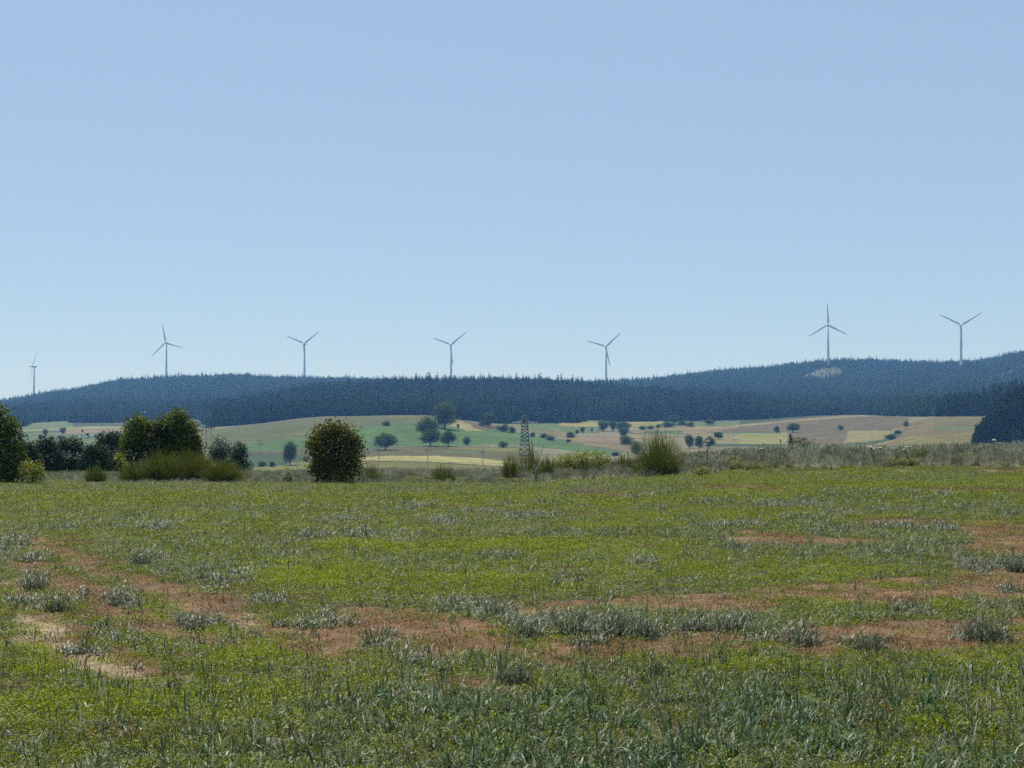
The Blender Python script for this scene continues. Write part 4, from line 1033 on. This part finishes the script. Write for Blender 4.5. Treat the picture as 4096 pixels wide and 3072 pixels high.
def cond_ridge(u, v, X, Y, rs):
    return (~in_any(u, v, HILLOPEN) | (rs.uniform(0, 1, len(u)) < 0.22)) & ~(in_any(u, v, HILLTHIN) & (rs.uniform(0, 1, len(u)) < 0.35)) & (Y < 2950)
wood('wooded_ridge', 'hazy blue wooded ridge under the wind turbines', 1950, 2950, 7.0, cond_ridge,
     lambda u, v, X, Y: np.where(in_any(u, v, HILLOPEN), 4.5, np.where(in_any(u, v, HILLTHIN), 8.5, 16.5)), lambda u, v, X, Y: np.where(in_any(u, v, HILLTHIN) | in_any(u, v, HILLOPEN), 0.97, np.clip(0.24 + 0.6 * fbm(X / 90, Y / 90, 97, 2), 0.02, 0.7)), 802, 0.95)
# dark stand at the right edge, tree by tree
sprm = [p.data for p in PR_spr]; brdm = [p.data for p in PR_brd]
GS = 'spruces of the dark stand at the right edge'
rs = R(55); cnt = 0
def put(me, x, y, h, w, label, cat, group, nm):
    o = obj(nm, me, None, (x, y, gz1(x, y) - 0.1)); o.scale = (w, w, h); o.rotation_euler = (0, 0, rs.uniform(0, 6.28)); tag(o, label, cat, group); return o
placed = []
def far_enough(x, y, d):
    for (a, b_) in placed:
        if (a - x) ** 2 + (b_ - y) ** 2 < d * d: return False
    placed.append((x, y)); return True
for t in range(4000):       # back wall of spruces
    u = rs.uniform(3745, 4230); Y = rs.uniform(990, 1050)
    X = P(u, HOR, Y)[0]
    if not far_enough(X, Y, 4.4): continue
    top = np.interp(u, [3745, 3756, 3800, 3842, 3917, 3961, 4016, 4096, 4230], [1606, 1588, 1574, 1563, 1552, 1534, 1524, 1514, 1500])
    h = (P(u, top, Y)[2] - gz1(X, Y)) * rs.uniform(0.86, 1.05)
    put(sprm[rs.randint(4)], X, Y, h, h * rs.uniform(0.95, 1.2), 'dark spruce in the straight wall of the spruce stand beyond the right hand slope', 'tree', GS, 'spruce_tree'); cnt += 1
    if cnt >= 150: break
cnt2 = 0
for t in range(4000):       # nearer mixed clump at the right edge
    u = rs.uniform(3900, 4330); Y = rs.uniform(702, 790)
    X = P(u, HOR, Y)[0]
    if not far_enough(X, Y, 3.6): continue
    top = np.interp(u, [3892, 3905, 3920, 3961, 3991, 4026, 4065, 4110, 4330], [1765, 1720, 1690, 1658, 1614, 1580, 1549, 1525, 1500])
    h = min((P(u, top, Y)[2] - gz1(X, Y)) * rs.uniform(0.9, 1.03), 29)
    if h < 3: continue
    br = rs.uniform() < (0.75 if u < 3990 or Y < 725 else 0.3)
    put(brdm[rs.randint(3)] if br else sprm[rs.randint(4)], X, Y, h, h * (rs.uniform(0.6, 0.9) if br else rs.uniform(0.9, 1.2)),
        'dark leafy tree in the rounded front clump of the wood at the right edge' if br else 'dark spruce in the rounded front clump of the wood at the right edge', 'tree',
        'leafy trees of the front clump at the right edge' if br else 'spruces of the front clump at the right edge', 'wood_tree' if br else 'spruce_tree'); cnt2 += 1
    if cnt2 >= 140: break
print('stand', cnt, cnt2)

# ------------------------------------------------------------------ wind turbines
M_white = plain_mat('turbine_paint', (0.52, 0.52, 0.53), (0.46, 0.46, 0.47), 0.45, 0.3)
def blade_mesh(Rl):
    st = [(0.0, 1.0, 1.0), (0.03, 1.0, 1.0), (0.08, 1.9, 0.75), (0.16, 3.0, 0.5), (0.3, 2.6, 0.6), (0.5, 2.1, 0.5), (0.7, 1.7, 0.42), (0.88, 1.4, 0.36), (0.97, 1.0, 0.25), (1.0, 0.2, 0.05)]
    V = []; Q = []; k = 12
    for (t, ch, th) in st:
        tw = math.radians(16) * (1 - t) ** 1.5
        for j in range(k):
            a = 2 * PI * j / k
            x = ch * 0.62 * math.cos(a) + ch * 0.18 * (1 if t > 0.05 else 0); y = (th if t < 0.05 else th) * 0.55 * math.sin(a) * (1 + 0.45 * math.cos(a))
            V.append((x * math.cos(tw) - y * math.sin(tw), x * math.sin(tw) + y * math.cos(tw), Rl * t))
    for i in range(len(st) - 1):
        for j in range(k): Q.append((i * k + j, i * k + (j + 1) % k, (i + 1) * k + (j + 1) % k, (i + 1) * k + j))
    T = [(len(V), (len(st) - 1) * k + j, (len(st) - 1) * k + (j + 1) % k) for j in range(k)]; V.append((0, 0, Rl * 1.002))
    return mesh_np('blade', V, Q, [M_white], True, T)
BL = blade_mesh(40.0)
TURB = [
 # label, hub x, hub y, distance, blade length, first blade angle, yaw, tilt
 ('wind turbine at the far left seen side on, its rotor turned edgeways', 128,1466,2960,39.5,57,-62,-12),
 ('wind turbine second from the left with one blade pointing up and two spread below', 662,1370,2850,39.5,104,-14,-5),
 ('wind turbine third from the left, on the ridge above the round tree', 1215,1374,2790,40.5,37,-14,-5),
 ('wind turbine in the middle of the row, fourth from the left', 1802,1379,2790,40.5,38.5,-13,-5),
 ('wind turbine fifth from the left, its lower blade standing clear of the tower', 2423,1386,2790,40.5,43,-13,-5),
 ('wind turbine with one blade straight up, its tower foot in a clearing', 3312,1299,2600,40,91.5,-13,-5),
 ('wind turbine nearest the right edge with two raised blades', 3844,1300,2420,40.5,32,-12,-5),
]
for (lb, hx, hy, Yd, Rb, a0, yaw, tilt) in TURB:
    hub = Vector(P(hx, hy, Yd)); M = Matrix.Rotation(math.radians(yaw), 3, 'Z')
    off = M @ Vector((0, -4.6, 0)); tx, ty = hub.x - off.x, hub.y - off.y
    bz = gz1(tx, ty); H = hub.z - bz - 0.4
    e = empty('wind_turbine', (tx, ty, bz), lb, 'wind turbine', 'wind turbines along the wooded ridges')
    b = MB(); b.tube([(0, 0, -0.6), (0, 0, H * 0.33), (0, 0, H * 0.66), (0, 0, H - 1.4)], [2.55, 2.1, 1.65, 1.25], 20); obj('tower', b.mesh('tower', [M_white], True), e)
    b = MB(); prof = [(-3.2, 1.35), (-2.6, 1.9), (-1.0, 2.35), (1.0, 2.4), (3.0, 2.0), (4.8, 1.3), (5.8, 0.35)]
    b.tube([(0, y, 0) for y, r in prof], [r for y, r in prof], 16)
    o = obj('nacelle', b.mesh('nacelle', [M_white], True), e, (0, 0, H + 0.4)); o.rotation_euler = (0, 0, math.radians(yaw))
    b = MB(); prof = [(-2.4, 0.25), (-2.0, 0.9), (-1.0, 1.5), (0.2, 1.75), (1.3, 1.7)]
    b.tube([(0, y, 0) for y, r in prof], [r for y, r in prof], 16)
    hl = Vector((off.x, off.y, hub.z - bz))
    o = obj('hub', b.mesh('hub', [M_white], True), e, hl); o.rotation_euler = (0, 0, math.radians(yaw))
    for k in range(3):
        a = a0 + 120 * k
        o = obj('blade', BL, e, hl)
        mm = M @ Matrix.Rotation(math.radians(tilt), 3, 'X') @ Matrix.Rotation(math.radians(90 - a), 3, 'Y')
        o.rotation_euler = mm.to_euler(); o.scale = (1, 1, Rb / 40.0)
# thin measuring mast between the two right hand turbines
M_steel = plain_mat('galvanised_steel', (0.42, 0.43, 0.44), (0.34, 0.35, 0.36), 0.5, 2.0, 0.3)
M_dsteel = plain_mat('weathered_steel', (0.022, 0.024, 0.024), (0.014, 0.015, 0.016), 0.6, 2.0, 0.2)
p = P(3401, 1384, 2660); bz = gz1(p[0], 2660); H = p[2] - bz
e = empty('measuring_mast', (p[0], 2660, bz), 'thin pale guyed mast just right of the turbine in the clearing', 'mast')
b = MB(); h3 = 0.35
for k in range(3):
    a = 2 * PI * k / 3; b.tube([(h3 * math.cos(a), h3 * math.sin(a), -0.3), (h3 * math.cos(a), h3 * math.sin(a), H)], [0.07, 0.07], 4)
nz_ = int(H / 2.2)
for q in range(nz_):
    for k in range(3):
        a = 2 * PI * k / 3; a2 = 2 * PI * (k + 1) / 3
        b.tube([(h3 * math.cos(a), h3 * math.sin(a), q * H / nz_), (h3 * math.cos(a2), h3 * math.sin(a2), (q + 1) * H / nz_)], [0.05, 0.05], 3, 0, False)
obj('lattice_mast', b.mesh('lattice_mast', [M_white]), e)
for k in range(3):
    a = 2 * PI * k / 3 + 0.4; b = MB(); b.tube([(0, 0, H * 0.9), (H * 0.45 * math.cos(a), H * 0.45 * math.sin(a), gz1(p[0] + H * 0.45 * math.cos(a), 2660 + H * 0.45 * math.sin(a)) - bz)], [0.04, 0.04], 3)
    obj('guy_wire', b.mesh('guy_wire', [M_steel]), e)

# ------------------------------------------------------------------ lattice pylon
Yd = 700.0; px = 2098.6; bx = P(px, HOR, Yd)[0]; bz = gz1(bx, Yd); H = P(px, 1660, Yd)[2] - bz; za = P(px, 1691, Yd)[2] - bz
e = empty('pylon', (bx, Yd, bz), 'dark steel lattice pylon with a wide crossarm in the middle of the valley', 'pylon')
b = MB(); tk = 0.15
def half(z): return np.interp(z, [0, za * 0.45, za, za + 0.1, H], [2.9, 2.0, 1.45, 1.35, 0.25])
lv = [0]
while lv[-1] < za - 0.8: lv.append(lv[-1] + max(half(lv[-1]) * 0.95, 1.2))
lv[-1] = za
cs = [(-1, -1), (1, -1), (1, 1), (-1, 1)]
for i in range(len(lv) - 1):
    z0, z1 = lv[i], lv[i + 1]; a0, a1 = half(z0), half(z1)
    for k in range(4):
        c0, c1 = cs[k], cs[(k + 1) % 4]
        b.tube([(c0[0] * a0, c0[1] * a0, z0 - (0.3 if i == 0 else 0)), (c0[0] * a1, c0[1] * a1, z1)], [0.24, 0.22], 4)
        b.tube([(c0[0] * a0, c0[1] * a0, z0), (c1[0] * a1, c1[1] * a1, z1)], [tk, tk], 4)
        b.tube([(c1[0] * a0, c1[1] * a0, z0), (c0[0] * a1, c0[1] * a1, z1)], [tk, tk], 4)
        b.tube([(c0[0] * a1, c0[1] * a1, z1), (c1[0] * a1, c1[1] * a1, z1)], [tk, tk], 4)
obj('tower_body', b.mesh('tower_body', [M_dsteel]), e)
b = MB()
for sx in (-1, 1):
    for q in (-1, 1):
        b.tube([(sx * 1.45, q * 1.45, za), (sx * 1.1, q * 0.5, (za + H) / 2), (sx * 0.5, 0, H)], [0.13, 0.11, 0.08], 4)
        b.tube([(sx * 1.45, q * 1.45, za), (-sx * 1.1, q * 0.5, (za + H) / 2)], [tk, tk], 4)
    b.tube([(sx * 1.1, 0.5, (za + H) / 2), (-sx * 0.5, 0, H)], [tk, tk], 4)
    b.tube([(sx * 1.3, 0, H - 1.3), (sx * 0.3, 0, H)], [0.08, 0.08], 4)
b.tube([(-1.1, 0, (za + H) / 2), (1.1, 0, (za + H) / 2)], [0.1, 0.1], 4)
obj('peak', b.mesh('peak', [M_dsteel]), e)
AL = 6.6
for sx in (-1, 1):
    b = MB(); nseg = 6
    for q in (-1, 1):
        b.tube([(sx * 1.4, q * 1.3, za), (sx * AL, 0, za - 0.1)], [0.13, 0.1], 4)
        b.tube([(sx * 1.4, q * 1.3, za + 1.0), (sx * AL, 0, za - 0.1)], [0.11, 0.1], 4)
        for i in range(nseg):
            t0 = i / nseg; t1 = (i + 1) / nseg
            f = lambda t, up: (sx * (1.4 + (AL - 1.4) * t), q * 1.3 * (1 - t), za - 0.1 * t + up * 1.0 * (1 - t))
            b.tube([f(t0, 0), f(t1, 1)], [0.08, 0.08], 3); b.tube([f(t0, 1), f(t1, 0)], [0.08, 0.08], 3)
    obj('crossarm', b.mesh('crossarm', [M_white]), e)
for x in (-6.3, -3.9, -0.9, 0.9, 3.9, 6.3):
    up = abs(x) < 2; b = MB(); zz = za - 0.15 if not up else H - 0.9
    pr = []
    for i in range(9): pr.append((zz - i * 0.17, 0.05 if i % 2 else 0.16))
    b.tube([(x, -0.3, z) for z, r in pr], [r for z, r in pr], 6)
    b.tube([(x, -0.3, zz + 0.2), (x, 0, zz + 0.3)], [0.05, 0.05], 4)
    obj('insulator', b.mesh('insulator', [M_steel]), e)

# ------------------------------------------------------------------ wooden poles
M_wood = plain_mat('weathered_wood', (0.16, 0.14, 0.12), (0.09, 0.08, 0.07), 0.85, 3.0, stretch=(1, 1, 0.15))
M_ins = plain_mat('insulator_glass', (0.35, 0.38, 0.38), (0.25, 0.28, 0.28), 0.25, 2.0)
def pole(label, x, top, base, arm=1.1, Yd=None, style='T', lo=480):
    Yd = Yd or dist_for(x, base, lo, 1200)
    bx = P(x, HOR, Yd)[0]; bz = gz1(bx, Yd); H = P(x, top, Yd)[2] - bz
    e = empty('utility_pole', (bx, Yd, bz), label, 'utility pole', 'wooden utility poles crossing the valley')
    b = MB(); b.tube([(0, 0, -0.5), (0, 0, H)], [0.19, 0.14], 9); obj('pole', b.mesh('pole', [M_wood], True), e)
    if style == 'T':
        b = MB(); zc = H - 0.45
        b.box((0, -0.2, zc), (arm, 0.07, 0.08))
        for s_ in (-1, 1): b.tube([(0, -0.18, zc - 0.8), (s_ * arm * 0.65, -0.2, zc - 0.08)], [0.035, 0.035], 4)
        obj('crossarm', b.mesh('crossarm', [M_wood]), e)
        for s_ in (-1, 0, 1):
            b = MB(); z = zc + 0.08 if s_ else H
            b.tube([(s_ * arm * 0.88, -0.2 if s_ else 0, z), (s_ * arm * 0.88, -0.2 if s_ else 0, z + 0.12), (s_ * arm * 0.88, -0.2 if s_ else 0, z + 0.3)], [0.03, 0.10, 0.06], 7)
            obj('insulator', b.mesh('insulator', [M_ins], True), e)
    else:
        b = MB(); b.tube([(0, 0, H), (0, 0, H + 0.12), (0, 0, H + 0.3)], [0.04, 0.1, 0.05], 7); obj('insulator', b.mesh('insulator', [M_ins], True), e)
    return e
pole('wooden pole with crossarm beside the low dark bush row, left of the bluish bush', 1046, 1771, 1862)
pole('fainter pole with crossarm just behind the first pole at left', 1039, 1760, 1812, 1.4)
pole('wooden pole with crossarm right of the bluish bush', 1189, 1778, 1888, 1.3)
pole('short far pole between the bluish bush and the round tree', 1208, 1762, 1808, style='I')
pole('short far pole immediately right of the round tree', 1460, 1764, 1816, style='I')
pole('wooden pole in front of the pale strip, first right of the round tree', 1515, 1793, 1886, 1.0)
pole('wooden pole with braced crossarm in front of the middle of the pale strip', 1711, 1797, 1888, 1.25)
pole('far pole just right of the braced pole', 1726, 1786, 1820, style='I')
pole('wooden pole with crossarm at the right end of the pale strip', 1931, 1803, 1884, 1.2)
pole('far pole showing above the pole at the right end of the pale strip', 1934, 1783, 1830, style='I')
# two-legged pole at left
Yd = 420.0; x1, x2 = P(824, HOR, Yd)[0], P(843, HOR, Yd)[0]; bx = (x1 + x2) / 2; bz = gz1(bx, Yd); H = P(834, 1709, Yd)[2] - bz; hw = (x2 - x1) / 2
e = empty('twin_pole', (bx, Yd, bz), 'two-legged wooden pole with a wide crossarm right of the two-humped tree', 'utility pole')
for s_ in (-1, 1):
    b = MB(); b.tube([(s_ * hw, 0, -0.5), (s_ * hw, 0, H)], [0.17, 0.13], 9); obj('leg', b.mesh('leg', [M_wood], True), e)
b = MB(); b.box((0, -0.2, H - 0.15), (1.85, 0.09, 0.13)); obj('crossarm', b.mesh('crossarm', [M_wood]), e)
b = MB(); b.tube([(-hw + 0.12, -0.05, H * 0.72), (hw - 0.12, -0.05, H * 0.42)], [0.06, 0.06], 6); obj('brace', b.mesh('brace', [M_wood]), e)
for x in (-1.7, 0.0, 1.7):
    b = MB(); b.tube([(x, -0.2, H - 0.28 - k * 0.13) for k in range(9)], [0.10 if k % 2 == 0 else 0.05 for k in range(9)], 6); obj('insulator', b.mesh('insulator', [M_ins], True), e)
# fence posts
for lb, x, top, Yd in (('dark leaning fence post showing above the weeds in the right half', 3393, 1800, 66), ('dark fence post at the foot of the wood at right', 3904, 1781, 72), ('grey weathered post stump beside the forked broom bush', 2142, 1868, 58.2)):
    bx = P(x, HOR, Yd)[0]; bz = gz1(bx, Yd); H = P(x, top, Yd)[2] - bz
    b = MB(); b.tube([(0, 0, -0.2), (0.02, 0, H * 0.5), (0.06, 0, H)], [0.05, 0.045, 0.04], 8)
    o = obj('fence_post', b.mesh('fence_post', [M_wood], True), None, (bx, Yd, bz)); tag(o, lb, 'fence post')
# white bales in the far left meadow
M_bale = plain_mat('bale_wrap', (0.75, 0.77, 0.78), (0.65, 0.67, 0.68), 0.4, 2.0)
b = MB(); ring = [(-0.62, 0.5), (-0.6, 0.72), (-0.5, 0.8), (0, 0.82), (0.5, 0.8), (0.6, 0.72), (0.62, 0.5)]
b.tube([(x, 0, 0.8) for x, r in ring], [r for x, r in ring], 16); bm_ = b.mesh('bale', [M_bale], True)
for i, (x, y) in enumerate(((320, 1756), (345, 1753), (356, 1751), (370, 1748), (392, 1747), (416, 1743), (424, 1741))):
    Yd = dist_for(x, y, 700, 1400); bx = P(x, HOR, Yd)[0]
    o = obj('hay_bale', bm_, None, (bx, Yd, gz1(bx, Yd))); o.rotation_euler = (0, 0, i * 0.9)
    tag(o, 'white wrapped hay bale in the scattered line on the far left meadow', 'hay bale', 'white bales on the far left meadow')

# ------------------------------------------------------------------ umbels in the verge
M_umb = leaf_mat('umbel_flower', [(0.55, 0.55, 0.42), (0.66, 0.66, 0.52), (0.75, 0.74, 0.62)], 0.7, 0.2, 0.2)
M_ust = leaf_mat('umbel_stem', [(0.10, 0.13, 0.05), (0.14, 0.17, 0.07)], 0.6, 0.0, 0.3)
def umbel(label, x, top, Yd, n, spread, seed):
    rs = random.Random(seed); bx = P(x, HOR, Yd)[0]; bz = gz1(bx, Yd); H = P(x, top, Yd)[2] - bz
    e = empty('umbel_plant', (bx, Yd, bz), label, 'wild flower', 'white umbels standing above the verge')
    st = MB(); fl = MB()
    for k in range(n):
        a = rs.uniform(0, 6.28); r = spread * rs.uniform(0.1, 1); hh = H * (rs.uniform(0.72, 1) if k else 1)
        c = Vector((r * math.cos(a), r * math.sin(a), hh)); f0 = Vector((0.1 * c.x, 0.1 * c.y, H * 0.35))
        st.tube([(0, 0, 0), f0, c - Vector((0, 0, 0.06))], [0.012, 0.010, 0.007], 5)
        for q in range(14):
            a2 = rs.uniform(0, 6.28); rr = 0.075 * math.sqrt(rs.random()); q0 = c + Vector((rr * math.cos(a2), rr * math.sin(a2), 0.02 - rr * 0.35))
            st.tube([c - Vector((0, 0, 0.06)), q0], [0.003, 0.002], 3, 0, False)
            V = [q0 + Vector((0.02 * math.cos(t), 0.02 * math.sin(t), rs.uniform(-.004, .004))) for t in (0, 1.05, 2.1, 3.14, 4.2, 5.2)]
            fl.add([tuple(v) for v in V] + [tuple(q0 + Vector((0, 0, 0.012)))], None, [(i, (i + 1) % 6, 6) for i in range(6)])
    obj('stem', st.mesh('stem', [M_ust]), e); obj('flower_head', fl.mesh('flower_head', [M_umb]), e)
umbel('tall single white umbel in front of the dark trio of trees', 2828, 1762, 60, 3, 0.12, 1)
umbel('slender white umbel right of the dark trio of trees', 2940, 1752, 61, 2, 0.14, 2)
umbel('white umbel standing over the pale field left of the small spruce', 3052, 1764, 61, 3, 0.16, 3)
umbel('white umbel close to the left side of the small spruce', 3120, 1752, 61, 3, 0.12, 4)
umbel('dense cluster of cream umbels right of the leaning post', 3495, 1784, 61, 12, 0.28, 5)
umbel('cream umbels between the dense cluster and the dark weedy bush', 3630, 1786, 61.5, 8, 0.22, 6)
umbel('white umbel against the dark wood at the right', 3978, 1758, 60, 4, 0.14, 7)

# ------------------------------------------------------------------ single large clumps of cereal in the field
CL = []
for k in range(3):
    rs = R(900 + k); b = MB()
    V, Q = blades(260, 0.40, 0.42, 0.020, 0.5, 1.6, rs, 5); V[:, 2] = np.maximum(V[:, 2], 0.004); b.add(V, Q)
    V, Q = blades(120, 0.52, 0.28, 0.018, 0.6, 1.4, rs, 4); V[:, 2] = np.maximum(V[:, 2], 0.004); b.add(V, Q)
    CL.append(b.mesh('cereal_clump', [M_glauc]))
CLUMPS = [
 ('dense dark cereal clump on the bare strip at the right', 3473, 2613, 100, 170),
 ('largest cereal clump, near the right edge on the brown strip', 3939, 2566, 140, 210),
 ('wide low cereal clump left of the dense dark clump at the right', 3204, 2578, 72, 170),
 ('first cereal clump of the row on the red strip, leftmost', 2112, 2552, 95, 120),
 ('second cereal clump of the row on the red strip', 2289, 2534, 100, 180),
 ('third cereal clump of the row on the red strip, tallest', 2465, 2542, 112, 160),
 ('fourth cereal clump of the row on the red strip', 2571, 2552, 110, 150),
 ('fifth cereal clump of the row on the red strip', 2788, 2524, 78, 150),
 ('last cereal clump of the row on the red strip, rightmost and wide', 2929, 2526, 82, 190),
 ('dark cereal clump below the red strip near the middle', 2063, 2738, 115, 170),
 ('cereal clump below the right end of the clump row', 2628, 2704, 100, 100),
 ('small cereal clump on the edge of the green above the red strip', 1978, 2462, 70, 100),
 ('cereal clump at the upper left edge of the brown track', 572, 2264, 72, 100),
 ('cereal clump on the track at left, pale tipped', 487, 2422, 80, 130),
 ('cereal clump beside the pale soil at the left edge', 240, 2446, 90, 140),
 ('green cereal clump on the left edge track above the pale soil', 141, 2362, 76, 110),
 ('cereal clump in the middle of the left track', 784, 2524, 66, 120),
 ('cereal clump high at the right edge of the photo', 4066, 2290, 76, 110),
]
for i, (lb, x, y, hp, wp) in enumerate(CLUMPS):
    Y = np.linspace(5, 40, 2000); X = Y * (x - 2048) / FPX; v = proj(X, Y, gz(X, Y))[1]; Yd = float(Y[np.argmin(np.abs(v - y))])
    bx = P(x, HOR, Yd)[0]
    o = obj('cereal_clump', CL[i % 3], None, (bx, Yd, gz1(bx, Yd) - 0.005)); s = wp * Yd / FPX / 1.15
    o.scale = (s, s, hp * Yd / FPX / 0.46); o.rotation_euler = (0, 0, i * 2.1)
    tag(o, lb, 'grass clump', 'cereal clumps on the near field')

# ------------------------------------------------------------------ haze
m, n = newmat('haze_air')
pv = N(n, 'ShaderNodeVolumePrincipled')
pv.inputs['Color'].default_value = (0.22, 0.50, 1.0, 1)
pv.inputs['Absorption Color'].default_value = (1, 1, 1, 1)
pv.inputs['Density'].default_value = 1.4e-4
pv.inputs['Anisotropy'].default_value = 0.1
out = N(n, 'ShaderNodeOutputMaterial'); n.links.new(pv.outputs[0], out.inputs['Volume'])
zlo = float(RZ.min()) - 8; zhi = 268.0
x_ = 0.74 * 5300 + 60
b = MB(); b.box((0, (5260 - 60) / 2, (zlo + zhi) / 2), (x_, (5260 + 60) / 2, (zhi - zlo) / 2))
kind(obj('haze', b.mesh('haze', [m])), 'stuff')
